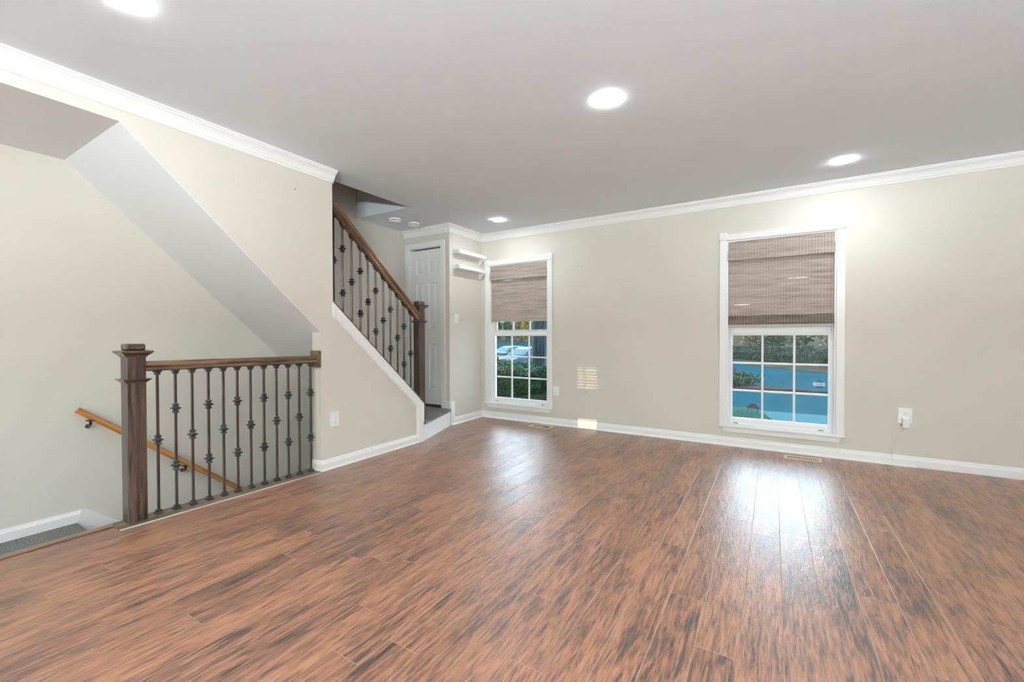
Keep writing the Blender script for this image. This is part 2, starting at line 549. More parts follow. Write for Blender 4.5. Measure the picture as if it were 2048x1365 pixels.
def struct(name, bm, mat, parent=None, **kw):
    o = obj(name, bm, mat, parent, **kw)
    if parent is None:
        o['kind'] = 'structure'
    return o

def tag(o, label, cat, group=None):
    o['label'] = label
    o['category'] = cat
    if group:
        o['group'] = group
    return o

def thing(name, label, cat, loc=(0, 0, 0), group=None):
    o = bpy.data.objects.new(name, None)
    COL.objects.link(o)
    o.empty_display_size = 0.1
    o.location = loc
    return tag(o, label, cat, group)

def part_local(name, bm, mat, parent, smooth=False):
    """mesh given in the parent's own space"""
    me = bpy.data.meshes.new(name)
    bm.to_mesh(me); bm.free()
    me.materials.append(M[mat] if isinstance(mat, str) else mat)
    if smooth:
        for p in me.polygons:
            p.use_smooth = True
        me.set_sharp_from_angle(angle=math.radians(40))
    o = bpy.data.objects.new(name, me)
    COL.objects.link(o)
    o.parent = parent
    return o

def dup(root, loc=None, label=None):
    r = root.copy(); COL.objects.link(r)
    if loc is not None:
        r.location = loc
    if label:
        r['label'] = label
    for ch in list(root.children):
        c = ch.copy(); COL.objects.link(c); c.parent = r
        for g in list(ch.children):
            d = g.copy(); COL.objects.link(d); d.parent = c
    return r

# ------------------------------------------------------------------ dimensions
YB = 4.68          # window wall
XS = -3.075        # stair wall, room face
XSB = -3.185       # stair wall, stairwell face
XF = -4.06         # outer stair wall
XC = -3.328        # short wall with the ledges
YD = 4.011         # closet door wall
H = 2.42
XR = 2.75
YR = -4.2
def LS(y):         # top of the sloping base rail on the stair wall
    return 1.375 - 0.92 * (y - 2.224)

def grid_wall(bm, axis, a0, a1, z0, z1, t0, t1, holes):
    As = sorted({a0, a1} | {h[0] for h in holes} | {h[1] for h in holes})
    Zs = sorted({z0, z1} | {h[2] for h in holes} | {h[3] for h in holes})
    for i in range(len(As) - 1):
        for j in range(len(Zs) - 1):
            ca, cz = (As[i] + As[i + 1]) / 2, (Zs[j] + Zs[j + 1]) / 2
            if any(h[0] < ca < h[1] and h[2] < cz < h[3] for h in holes):
                continue
            if axis == 'X':
                box(bm, As[i], As[i + 1], t0, t1, Zs[j], Zs[j + 1])
            else:
                box(bm, t0, t1, As[i], As[i + 1], Zs[j], Zs[j + 1])
    return bm

# ------------------------------------------------------------------ room shell
b = BM(); box(b, -3.24, XR, YR, YB + 0.1, -0.12, 0.0); box(b, -3.5, -3.24, 3.4, YB + 0.1, -0.12, 0.0); FLOOR = struct('floor', b, 'floor')
WIN = [-2.7725, 0.042]
holes = [(c - 0.43, c + 0.43, 0.20, 2.0) for c in WIN]
b = BM(); grid_wall(b, 'X', XC - 0.12, XR + 0.15, -0.12, H + 0.3, YB, YB + 0.17, holes); struct('wall_back', b, 'wall')
b = BM(); box(b, XR, XR + 0.15, YR - 0.15, YB, -0.12, H + 0.3); struct('wall_right', b, 'wall')
b = BM()
grid_wall(b, 'X', -4.2, XR + 0.15, -0.4, H + 0.3, YR - 0.15, YR, [(0.36, 0.68, 1.05, 1.86)])
struct('wall_rear', b, 'wall')
# stair wall: full height up to y=2.229, a sloping knee wall beyond
b = BM()
prism(b, [(-1.5, 2.273), (0.901, 2.273), (2.115, 1.117), (2.115, -0.12), (3.276, -0.12), (3.276, LS(3.276) - 0.02),
          (2.229, LS(2.229) - 0.02), (2.229, H + 0.02), (-1.5, H + 0.02)], 'X', XSB, XS)
box(b, XSB, XS, YR, -1.5, -0.3, H + 0.02)
struct('wall_stairs', b, 'wall')
b = BM(); box(b, XF - 0.15, XF, YR, YB + 0.17, -2.7, 5.2); struct('wall_left', b, 'wall')
b = BM(); box(b, XF, XSB, -1.62, -1.5, -0.3, H + 0.02); struct('wall_entry', b, 'wall')
# short wall with ledges + closet door wall
b = BM(); box(b, XC - 0.12, XC, YD, YB, 0.0, H); struct('wall_ledges', b, 'wall')
DX0, DX1, DZ1 = -3.985, -3.455, 2.185
b = BM(); grid_wall(b, 'X', XF, XC - 0.12, 0.0, H, YD, YD + 0.1, [(DX0, DX1, 0.0, DZ1)])
struct('wall_closet', b, 'wall')
b = BM(); box(b, DX0 - 0.05, DX1 + 0.05, YD + 0.1, YD + 0.5, 0.0, DZ1 + 0.05); struct('closet_dark_block', b, 'black')  # solid black block added for the closet's darkness, keeps the door gaps black
# ceiling with the stair opening
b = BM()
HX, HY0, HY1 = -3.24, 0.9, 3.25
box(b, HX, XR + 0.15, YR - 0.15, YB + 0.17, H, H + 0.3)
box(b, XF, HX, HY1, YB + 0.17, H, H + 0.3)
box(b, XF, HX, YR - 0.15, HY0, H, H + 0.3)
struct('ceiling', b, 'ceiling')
# stairwell soffit: flat, then sloping under the upper flight
b = BM()
prism(b, [(-1.5, 2.269), (0.899, 2.269), (3.30, -0.017), (3.30, -0.012), (0.901, 2.2725), (-1.5, 2.2725)], 'X', XF, XS - 0.001)
struct('ceiling_stairwell', b, 'soffit')
# upstairs shaft around the opening
b = BM()
box(b, XF, HX + 0.1, HY1, HY1 + 0.1, H + 0.3, 5.0)
box(b, HX, HX + 0.1, HY0 - 0.5, HY1, H + 0.3, 5.0)
box(b, XF, HX + 0.1, HY0 - 0.6, HY0 - 0.5, H + 0.3, 5.0)
box(b, XF, HX + 0.1, HY0 - 0.6, HY1 + 0.1, 5.0, 5.1)
struct('wall_upstairs', b, 'wall')
# lower stairwell enclosure
b = BM()
box(b, -3.24, -3.18, 0.6, 3.4, -2.7, -0.12)
box(b, XF, -3.18, 3.30, 3.4, -2.7, 0.0)
box(b, XF, -3.18, 0.0, 3.4, -2.75, -2.65)
box(b, -3.24, -3.2, -1.5, 0.95, -0.4, -0.12)
struct('wall_basement', b, 'wall')
# storey above, roof and neighbouring houses of the terrace
b = BM()
box(b, -22, 16, YB + 0.02, YB + 0.17, H + 0.3, 6.0)
box(b, -22, XF - 0.15, YB + 0.02, YB + 0.17, -1.6, H + 0.3)
box(b, XR + 0.15, 16, YB + 0.02, YB + 0.17, -1.6, H + 0.3)
box(b, XC - 0.5, XR + 0.15, YB + 0.02, YB + 0.17, -1.6, -0.12)
box(b, XF, XC - 0.12, YB + 0.02, YB + 0.17, -1.6, H + 0.3)
struct('wall_facade', b, 'exterior')
b = BM(); box(b, -22, 16, -5.0, YB + 0.5, 6.0, 6.2); struct('roof', b, 'exterior')

# ------------------------------------------------------------------ mouldings
CROWN = [(0, -0.09), (0.007, -0.09), (0.012, -0.084), (0.012, -0.076), (0.019, -0.070), (0.024, -0.058), (0.034, -0.040),
         (0.048, -0.026), (0.060, -0.019), (0.060, -0.012), (0.070, -0.010), (0.070, 0.0), (0, 0)]
crown = [(o, H + z) for o, z in CROWN]
BASE = [(0, 0), (0.014, 0), (0.014, 0.055), (0.011, 0.066), (0.009, 0.070), (0.009, 0.076), (0.005, 0.085), (0, 0.085)]
SHOE = [(0.0135, 0), (0.030, 0), (0.029, 0.008), (0.024, 0.015), (0.0135, 0.019)]
b = BM(); sweep(b, crown, [(XF, YD), (XC, YD), (XC, YB), (XR, YB)]); struct('trim_1', b, 'trim')
b = BM(); sweep(b, crown, [(XS, YR), (XS, 2.235)]); struct('trim_2', b, 'trim')
b = BM(); sweep(b, BASE, [(XC, YD + 0.075), (XC, YB), (XR, YB)])
sweep(b, SHOE, [(XC, YD + 0.02), (XC, YB), (0.997, YB)])
struct('baseboard_back', b, 'trim')
b = BM(); sweep(b, BASE, [(XSB, 2.115), (XS, 2.115), (XS, 3.19)])
sweep(b, [(0.0135, 0), (0.021, 0), (0.020, 0.010), (0.0135, 0.013)], [(XSB + 0.02, 2.115), (XS, 2.115), (XS, 3.19)])
struct('baseboard_stairs', b, 'trim')
# raised end of the skirting beside the landing step, and the landing's own short skirting
b = BM()
box(b, XC, XC + 0.016, YD + 0.005, YD + 0.078, 0.0, 0.29, 0.003)
box(b, DX1 + 0.062, XC + 0.016, YD - 0.014, YD, 0.2, 0.29, 0.003)
struct('baseboard_landing', b, 'trim')
b = BM(); sweep(b, [(o, z - 0.187) for o, z in [(0, 0), (0.014, 0), (0.014, 0.055), (0.009, 0.064), (0.005, 0.079), (0, 0.079)]], [(XF, -1.5), (XF, 0.955)])
struct('baseboard_left', b, 'trim')
# floor edge at the stairwell
b = BM()
prism(b, [(-3.262, -0.004), (-3.262, -0.03), (-3.24, -0.034), (-3.20, 0.001), (-3.19, 0.0035), (-3.245, 0.0045), (-3.256, 0.002)], 'Y', -1.5, 0.89)
struct('trim_3', b, 'nosing')

# ------------------------------------------------------------------ windows
def window(idx, c, latch_left):
    root = bpy.data.objects.new('window_%d' % idx, None)
    COL.objects.link(root)
    root.location = (c, YB, 0.2)
    root['kind'] = 'structure'
    def P(name, bm, mat='trim', **kw):
        return obj(name, bm, mat, root, **kw)
    fy = YB - 0.018
    # casing legs and head, fluted; rosette blocks
    for s in (-1, 1):
        b = BM()
        x0, x1 = (c - 0.492, c - 0.430) if s < 0 else (c + 0.430, c + 0.492)
        box(b, x0, x1, fy, YB, 0.205, 2.008, 0.003)
        P('casing', b)
        b = BM()
        cx = (x0 + x1) / 2
        box(b, cx - 0.036, cx + 0.036, fy - 0.008, YB, 2.008, 2.080, 0.003)
        k = P('corner_block', b)
        b = BM()
        lathe(b, [(0.026, 0.0), (0.026, 0.004), (0.021, 0.006), (0.018, 0.002), (0.013, 0.002), (0.010, 0.006), (0.004, 0.007)],
              (cx, 0, 2.044), 24, 'Y')
        for v in b.verts:
            v.co.y = fy - 0.008 - v.co.y
        bmesh.ops.recalc_face_normals(b, faces=b.faces)
        rz = P('rosette', b, smooth=True)
        rz.parent = k
        rz.matrix_parent_inverse = k.matrix_world.inverted() if False else Matrix.Translation(-root.location)
        rz.matrix_parent_inverse = Matrix.Identity(4)
    b = BM()
    prof = [(YB, 2.0), (fy, 2.003), (fy - 0.004, 2.012), (fy, 2.022), (fy, 2.028), (fy - 0.004, 2.036), (fy, 2.045), (fy, 2.052), (fy - 0.004, 2.060), (fy + 0.004, 2.066), (YB, 2.068)]
    prism(b, prof, 'X', c - 0.428, c + 0.428)
    P('head_casing', b)
    # stool and apron
    b = BM(); box(b, c - 0.497, c + 0.497, YB - 0.036, YB + 0.10, 0.185, 0.206, 0.005); P('stool', b)
    b = BM()
    prism(b, [(c - 0.475, 0.186), (c + 0.475, 0.186), (c + 0.462, 0.168), (c + 0.458, 0.150), (c + 0.448, 0.138), (c - 0.448, 0.138), (c - 0.458, 0.150), (c - 0.462, 0.168)], 'Y', YB - 0.017, YB)
    P('apron', b)
    # jambs and vinyl frame
    b = BM()
    box(b, c - 0.43, c - 0.418, YB, YB + 0.06, 0.206, 2.0)
    box(b, c + 0.418, c + 0.43, YB, YB + 0.06, 0.206, 2.0)
    box(b, c - 0.418, c + 0.418, YB, YB + 0.06, 1.988, 2.0)
    P('jamb', b)
    b = BM()
    for s in (-1, 1):
        box(b, c + s * 0.43, c + s * 0.405, YB + 0.055, YB + 0.125, 0.206, 2.0, 0.002)
    box(b, c - 0.405, c + 0.405, YB + 0.055, YB + 0.125, 0.206, 0.232, 0.002)
    box(b, c - 0.405, c + 0.405, YB + 0.055, YB + 0.125, 1.97, 2.0, 0.002)
    P('frame', b, 'vinyl')
    # sashes
    def sash(name, y0, y1, zb, zt, rb, rt, gx):
        b = BM()
        g0, g1 = c - gx, c + gx
        box(b, c - 0.404, g0, y0, y1, zb, zt, 0.003)
        box(b, g1, c + 0.404, y0, y1, zb, zt, 0.003)
        box(b, g0, g1, y0, y1, zb, zb + rb, 0.003)
        box(b, g0, g1, y0, y1, zt - rt, zt, 0.003)
        s_ = P(name, b, 'vinyl')
        ym = (y0 + y1) / 2
        b = BM(); box(b, g0 - 0.004, g1 + 0.004, ym - 0.002, ym + 0.002, zb + rb - 0.004, zt - rt + 0.004)
        p_ = P('pane', b, 'glass'); p_.parent = s_; p_.matrix_parent_inverse = Matrix.Identity(4)
        za, zc_ = zb + rb, zt - rt
        b = BM()
        for k in (1, 2):
            xm = g0 + (g1 - g0) * k / 3
            box(b, xm - 0.009, xm + 0.009, ym - 0.007, ym + 0.007, za, zc_, 0.002)
        if name == 'lower_sash':
            zz = [za + (zc_ - za) * k / 3 for k in (1, 2)]
        else:
            zz = [za + (zc_ - za) * k / 3 for k in (1, 2)]
        for zm in zz:
            box(b, g0, g1, ym - 0.0072, ym + 0.0072, zm - 0.009, zm + 0.009, 0.002)
        m_ = P('muntin_grid', b, 'vinyl'); m_.parent = s_; m_.matrix_parent_inverse = Matrix.Identity(4)
        return s_
    sash('lower_sash', YB + 0.058, YB + 0.085, 0.233, 1.106, 0.037, 0.028, 0.382)
    sash('upper_sash', YB + 0.088, YB + 0.115, 1.098, 1.97, 0.062, 0.03, 0.372)
    # tilt latches on the sash, balance cover at the left
    b = BM()
    box(b, c - 0.402, c - 0.378, YB + 0.049, YB + 0.058, 0.985, 1.085, 0.004)
    P('sash_guard', b, 'plastic')
    for k, dx in enumerate((-0.35, 0.33)):
        b = BM()
        box(b, c + dx - 0.02, c + dx + 0.02, YB + 0.052, YB + 0.0585, 0.214, 0.222, 0.002)
        P('tilt_latch', b, 'nail')
    return root
window(1, WIN[0], True)
window(2, WIN[1], True)
# rear window that lets the evening sun in: narrow light with slatted blind
root = bpy.data.objects.new('window_3', None); COL.objects.link(root); root.location = (0.52, YR, 1.05); root['kind'] = 'structure'
b = BM()
box(b, 0.36, 0.68, YR - 0.10, YR - 0.06, 1.05, 1.09)
box(b, 0.36, 0.68, YR - 0.10, YR - 0.06, 1.20, 1.53)
box(b, 0.36, 0.68, YR - 0.10, YR - 0.06, 1.80, 1.86)
box(b, 0.36, 0.40, YR - 0.10, YR - 0.06, 1.05, 1.86)
box(b, 0.645, 0.68, YR - 0.10, YR - 0.06, 1.05, 1.86)
box(b, 0.478, 0.494, YR - 0.10, YR - 0.06, 1.53, 1.86)
obj('frame', b, 'vinyl', root)
b = BM()
for k in range(8):
    box(b, 0.36, 0.68, YR - 0.05, YR - 0.03, 1.53 + k * 0.034, 1.546 + k * 0.034)
obj('blind_slats', b, 'vinyl', root)

# ------------------------------------------------------------------ woven shades
def shade(c, zbot, vb, fold, label):
    t = thing('woven_shade', label, 'window shade', (c, YB + 0.03, zbot), 'woven shades on the two windows')
    b = BM()
    box(b, c - 0.414, c + 0.414, YB + 0.014, YB + 0.046, 1.955, 1.992, 0.003)
    obj('headrail', b, 'weaverail', t)
    # valance hangs slightly forward
    b = BM()
    prism(b, [(YB + 0.010, 1.992), (YB + 0.006, 1.992), (YB - 0.006, vb), (YB - 0.001, vb)], 'X', c - 0.423, c + 0.423)
    obj('valance', b, 'weave', t)
    b = BM()
    prism(b, [(YB + 0.038, 1.96), (YB + 0.034, 1.96), (YB + 0.030, zbot + 0.02), (YB + 0.034, zbot + 0.02)], 'X', c - 0.414, c + 0.414)
    obj('shade_cloth', b, 'weave', t)
    if fold:
        # gathered folds stacked at the bottom, front of each bellied forward
        for k, (z0, z1, d) in enumerate(((zbot + 0.115, zbot + 0.022, 0.030), (zbot + 0.090, zbot + 0.024, 0.021), (zbot + 0.062, zbot + 0.026, 0.013))):
            b = BM()
            y = YB + 0.033
            prism(b, [(y, z0), (y - 0.012 - (0.02 - 0.5 * d), z0 - 0.006), (y - 0.016 - (0.03 - d), (z0 + z1) / 2), (y - 0.012 - (0.03 - d), z1), (y - 0.006, z1), (y - 0.008, (z0 + z1) / 2)], 'X', c - 0.415, c + 0.415)
            obj('fold', b, 'weavefold', t)
    b = BM()
    box(b, c - 0.416, c + 0.416, YB + (0.000 if fold else 0.022), YB + 0.040, zbot, zbot + 0.024, 0.004)
    obj('bottom_rail', b, 'weaverail', t)
    return t
shade(WIN[0], 1.262, 1.812, False, 'flat woven reed shade on the corner window beside the wall ledges')
shade(WIN[1], 1.158, 1.806, True, 'woven reed shade with dark gathered folds on the window nearer the phone charger')

# ------------------------------------------------------------------ closet door
root = bpy.data.objects.new('door_1', None); COL.objects.link(root); root.location = (-3.72, YD, 0.2); root['kind'] = 'structure'
b = BM()
box(b, DX0 - 0.070, DX0, YD - 0.016, YD, 0.2, DZ1 + 0.064, 0.004)
box(b, DX1, DX1 + 0.064, YD - 0.016, YD, 0.2, DZ1 + 0.064, 0.004)
box(b, DX0, DX1, YD - 0.0155, YD, DZ1, DZ1 + 0.064, 0.004)
obj('casing', b, 'trim', root)
b = BM()
box(b, DX0, DX0 + 0.012, YD, YD + 0.1, 0.2, DZ1)
box(b, DX1 - 0.012, DX1, YD, YD + 0.1, 0.2, DZ1)
box(b, DX0, DX1, YD, YD + 0.1, DZ1 - 0.006, DZ1)
obj('jamb', b, 'trim', root)
# leaf with six raised panels
lx0, lx1, lz0, lz1 = DX0 + 0.018, DX1 - 0.016, 0.232, 2.160
b = BM()
fyd = YD + 0.018
cols = [(lx0 + 0.085, lx0 + 0.215), (lx1 - 0.205, lx1 - 0.075)]
rows = [(0.42, 0.98), (1.17, 1.745), (1.86, 2.05)]
grid_wall(b, 'X', lx0, lx1, lz0, lz1, fyd, fyd + 0.03, [(x0, x1, z0, z1) for x0, x1 in cols for z0, z1 in rows])
leaf = obj('door_leaf', b, 'door', root)
for x0, x1 in cols:
    for z0, z1 in rows:
        b = BM()
        # sunk field with raised centre
        P4 = lambda i, y: [b.verts.new((x0 + i, y, z0 + i)), b.verts.new((x1 - i, y, z0 + i)), b.verts.new((x1 - i, y, z1 - i)), b.verts.new((x0 + i, y, z1 - i))]
        rr = [P4(0, fyd), P4(0.010, fyd + 0.010), P4(0.018, fyd + 0.010), P4(0.036, fyd + 0.003)]
        fs = []
        for A, B in zip(rr, rr[1:]):
            for k in range(4):
                fs.append(b.faces.new((A[k], A[(k + 1) % 4], B[(k + 1) % 4], B[k])))
        fs.append(b.faces.new(rr[-1]))
        bmesh.ops.recalc_face_normals(b, faces=fs)
        p_ = obj('door_panel', b, 'door', root); p_.parent = leaf; p_.matrix_parent_inverse = Matrix.Identity(4)
b = BM()
lathe(b, [(0.009, 0.0), (0.008, 0.010), (0.016, 0.016), (0.018, 0.024), (0.012, 0.030), (0.003, 0.031)], (0, 0, 0), 20, 'Y')
for v in b.verts:
    v.co = Vector((v.co.x - 3.575, fyd - v.co.y, v.co.z + 1.065))
bmesh.ops.recalc_face_normals(b, faces=b.faces)
k_ = obj('door_knob', b, 'door', root, smooth=True); k_.parent = leaf; k_.matrix_parent_inverse = Matrix.Identity(4)

# ------------------------------------------------------------------ staircases
t = thing('staircase', 'stair going up, white riser and skirt with grey landing step before the closet door', 'stairs', (-3.3, 3.6, 0))
PLAT = [(-3.066, 3.278), (-3.316, 4.005), (XF + 0.002, 4.005), (XF + 0.002, 3.2), (-3.19, 3.2), (-3.19, 3.278)]
b = BM(); prism(b, PLAT, 'Z', 0.0, 0.172); obj('riser', b, 'trim', t)
b = BM()
prism(b, [(-3.050, 3.262), (-3.048, 3.280), (-3.304, 4.003), (XF + 0.002, 4.003), (XF + 0.002, 3.2), (-3.19, 3.2), (-3.19, 3.280), (-3.07, 3.280)], 'Z', 0.173, 0.200)
obj('landing_tread', b, 'greytread', t)
for i in range(1, 12):
    y1 = 3.2 - 0.212 * (i - 1)
    z = 0.2 + 0.195 * i
    b = BM(); box(b, XF + 0.002, XSB - 0.002, y1 - 0.215, y1 + 0.012, z - 0.026, z, 0.004); obj('tread', b, 'greytread', t)
    b = BM(); box(b, XF + 0.002, XSB - 0.002, y1 - 0.014, y1, z - 0.195, z - 0.027); obj('riser', b, 'trim', t)
b = BM()
prism(b, [(2.224, LS(2.224) - 0.021), (3.276, LS(3.276) - 0.021), (3.276, 0.0), (3.190, 0.0), (3.190, 0.362), (2.224, 1.252)], 'X', XS, XS + 0.018)
prism(b, [(2.224, 1.252), (3.190, 0.362), (3.190, 0.085), (3.182, 0.085), (3.182, 0.356), (2.224, 1.240)], 'X', XS, XS + 0.010)
obj('skirt_board', b, 'trim', t)

t = thing('staircase', 'stair going down behind the iron railing from the dark grey plank landing', 'stairs', (-3.65, 0.9, -0.19))
b = BM(); box(b, XF + 0.002, -3.243, -1.498, 0.93, -0.215, -0.187); obj('landing_floor', b, 'greywood', t)
for i in range(1, 11):
    y0 = 0.93 + 0.235 * (i - 1)
    z = -0.187 - 0.195 * i
    b = BM(); box(b, XF + 0.017, -3.243, y0 - 0.02, y0 + 0.235, z - 0.026, z); obj('tread', b, 'greywood', t)
    b = BM(); box(b, XF + 0.017, -3.243, y0 - 0.014, y0, z, z + 0.167); obj('riser', b, 'trim', t)
b = BM()
prism(b, [(0.955, -0.108), (0.985, -0.112), (3.25, -0.112 - 0.83 * 2.265), (3.25, -2.5), (2.9, -2.5), (0.932, -0.5), (0.932, -0.187)], 'X', XF, XF + 0.016)
obj('skirt_board', b, 'trim', t)

# ------------------------------------------------------------------ railings
def baluster_mesh_parts(parent, x, y, z0, z1, knots, first):
    """one iron baluster in world coordinates with shoe, collar and knuckles as sub-parts"""
    b = BM(); box(b, x - 0.0066, x + 0.0066, y - 0.0066, y + 0.0066, z0, z1, 0.0012, 1)
    rod = obj('baluster', b, 'iron', parent)
    def sub(name, bm):
        o = obj(name, bm, 'ironknot', parent)
        o.parent = rod
        o.matrix_parent_inverse = Matrix.Identity(4)
        return o
    for kz in knots:
        b = BM()
        square_lathe(b, [(0.0075, kz - 0.031), (0.013, kz - 0.028), (0.0145, kz - 0.022), (0.010, kz - 0.014), (0.0125, kz - 0.009), (0.0225, kz - 0.0015), (0.0225, kz + 0.0015),
                         (0.0125, kz + 0.009), (0.010, kz + 0.014), (0.0145, kz + 0.022), (0.013, kz + 0.028), (0.0075, kz + 0.031)], (x, y, 0))
        sub('knuckle', b)
    return rod, sub

def newel(parent, x0, x1, y0, y1, z0, ztop):
    cx, cy = (x0 + x1) / 2, (y0 + y1) / 2
    h = (x1 - x0) / 2
    b = BM(); box(b, x0, x1, y0, y1, z0, ztop - 0.06, 0.003)
    post = obj('newel_post', b, 'newel', parent)
    def sub(name, bm, mat='newel_h'):
        o = obj(name, bm, mat, parent); o.parent = post; o.matrix_parent_inverse = Matrix.Identity(4)
        return o
    b = BM()
    square_lathe(b, [(h + 0.001, ztop - 0.078), (h + 0.004, ztop - 0.074), (h + 0.010, ztop - 0.066), (h + 0.022, ztop - 0.056), (h + 0.028, ztop - 0.050), (h + 0.028, ztop - 0.041), (h + 0.012, ztop - 0.038)], (cx, cy, 0))
    sub('cap_moulding', b)
    b = BM(); box(b, cx - h, cx + h, cy - h, cy + h, ztop - 0.039, ztop, 0.009, 3)
    sub('cap_block', b)
    b = BM()
    zn = ztop - 0.205
    square_lathe(b, [(h + 0.001, zn - 0.022), (h + 0.004, zn - 0.020), (h + 0.012, zn - 0.010), (h + 0.021, zn - 0.004), (h + 0.021, zn), (h + 0.001, zn + 0.002)], (cx, cy, 0))
    sub('neck_moulding', b)
    return post

# level railing at the stairwell edge
def XRL(y):
    return -3.188 + 0.055 * (y - 0.98)
t = thing('stair_railing', 'level railing along the stairwell edge, square dark newel post and twelve iron balusters', 'railing', (-3.18, 1.5, 0))
newel(t, -3.235, -3.145, 0.935, 1.025, 0.0, 1.040)
def rail_bm(p0, p1, w, h):
    """handrail with a rounded top and a fillet under it, from p0 to p1 (centre of the underside)"""
    b = BM()
    prof = [(-0.30, 0), (0.30, 0), (0.42, 0.10), (0.42, 0.24), (0.36, 0.36), (0.44, 0.50), (0.50, 0.64), (0.47, 0.80), (0.36, 0.92), (0.18, 0.985), (0, 1.0),
            (-0.18, 0.985), (-0.36, 0.92), (-0.47, 0.80), (-0.50, 0.64), (-0.44, 0.50), (-0.36, 0.36), (-0.42, 0.24), (-0.42, 0.10)]
    A = [b.verts.new((p0[0] + u * w, p0[1], p0[2] + v * h)) for u, v in prof]
    B = [b.verts.new((p1[0] + u * w, p1[1], p1[2] + v * h)) for u, v in prof]
    n = len(prof)
    fs = [b.faces.new(A), b.faces.new(list(reversed(B)))]
    for i in range(n):
        fs.append(b.faces.new((A[i], B[i], B[(i + 1) % n], A[(i + 1) % n])))
    bmesh.ops.recalc_face_normals(b, faces=fs)
    return b
obj('handrail', rail_bm((XRL(1.024), 1.024, 0.876), (XRL(2.094), 2.094, 0.868), 0.062, 0.060), 'rail', t, smooth=True)
b = BM(); box(b, XRL(2.1) - 0.058, XRL(2.1) + 0.058, 2.093, 2.1148, 0.832, 0.968, 0.006); obj('wall_plate', b, 'rail', t)
b = BM()
A = [(-3.244, 0.894), (-3.212, 0.886), (-3.190, 0.893), (-3.168, 0.880), (-3.140, 0.886), (-3.100, 0.884), (-3.046, 2.098), (-3.200, 2.114), (-3.206, 2.02)]
prism(b, A, 'Z', -0.02, 0.006)
obj('base_plate', b, 'baseplate', t)
b = BM()
prism(b, [(-3.100, 0.884), (-3.093, 0.884), (-3.042, 2.09), (-3.049, 2.09)], 'Z', 0.0, 0.0065)
obj('caulk_line', b, 'caulk', t)
YL = [1.092, 1.184, 1.274, 1.367, 1.457, 1.546, 1.635, 1.729, 1.822, 1.913, 2.003, 2.100]
for i, y in enumerate(YL):
    x = XRL(y)
    y = y * x / -3.19
    x = XRL(y)
    zt = 0.876 - 0.0075 * (y - 1.024)
    rod, sub = baluster_mesh_parts(t, x, y, 0.006, zt, [0.455] if i % 2 == 0 else [0.635, 0.278], i == 0)
    b = BM(); square_lathe(b, [(0.0185, 0.006), (0.0185, 0.016), (0.0165, 0.019), (0.013, 0.021), (0.013, 0.029), (0.009, 0.032)], (x, y, 0)); sub('shoe', b)
    b = BM(); square_lathe(b, [(0.009, zt - 0.026), (0.013, zt - 0.024), (0.013, zt - 0.017), (0.0105, zt - 0.014), (0.018, zt - 0.008), (0.018, zt)], (x, y, 0)); sub('collar', b)

# sloping railing of the upper flight
t = thing('stair_railing', 'sloping railing on the upper flight, ending at a newel post on the landing step', 'railing', (-3.15, 3.0, 0.6))
newel(t, -3.206, -3.122, 3.279, 3.363, 0.2, 1.445)
XU = -3.150
def RB(y):      # underside of the sloping rail
    return 2.135 - 0.895 * (y - 2.274)
bm_ = rail_bm((XU, 2.233, RB(2.233)), (XU, 3.290, RB(3.290)), 0.062, 0.106)
obj('handrail', bm_, 'rail_up', t, smooth=True)
b = BM(); prism(b, [(2.2295, RB(2.232) - 0.06), (2.2425, RB(2.242) - 0.06), (2.2425, 2.31), (2.2295, 2.31)], 'X', XU - 0.033, XU + 0.062); obj('wall_plate', b, 'newel_h', t)
b = BM()
prism(b, [(2.230, LS(2.230)), (3.278, LS(3.278)), (3.278, LS(3.278) - 0.02), (2.230, LS(2.230) - 0.02)], 'X', XSB - 0.012, XS + 0.014)
box(b, XSB + 0.005, XS + 0.003, 3.2765, 3.2785, 0.2, LS(3.277) - 0.002)
obj('base_rail', b, 'baseplate', t)
YU = [2.292, 2.380, 2.471, 2.563, 2.648, 2.736, 2.826, 2.914, 3.004, 3.088, 3.180]
for i, y in enumerate(YU):
    z0, z1 = LS(y) - 0.002, RB(y) + 0.006
    rod, sub = baluster_mesh_parts(t, XU, y, z0, z1, [z0 + 0.410] if i % 2 == 0 else [z0 + 0.600, z0 + 0.222], i == 0)
    # raked top collar and bottom shoe
    for nm, zc, s in (('collar', RB(y), -1), ('shoe', LS(y), 1)):
        b = BM()
        w = 0.0185
        k = -0.895 if nm == 'collar' else -0.92
        for hw, d0, d1 in ((0.0185, 0.0, 0.014), (0.0135, 0.012, 0.030)):
            prism(b, [(y - hw, zc - k * hw * 1.0 * (1) + s * d0), (y + hw, zc + k * hw + s * d0), (y + hw, zc + k * hw + s * d1), (y - hw, zc - k * hw + s * d1)], 'X', XU - hw, XU + hw)
        sub(nm, b)

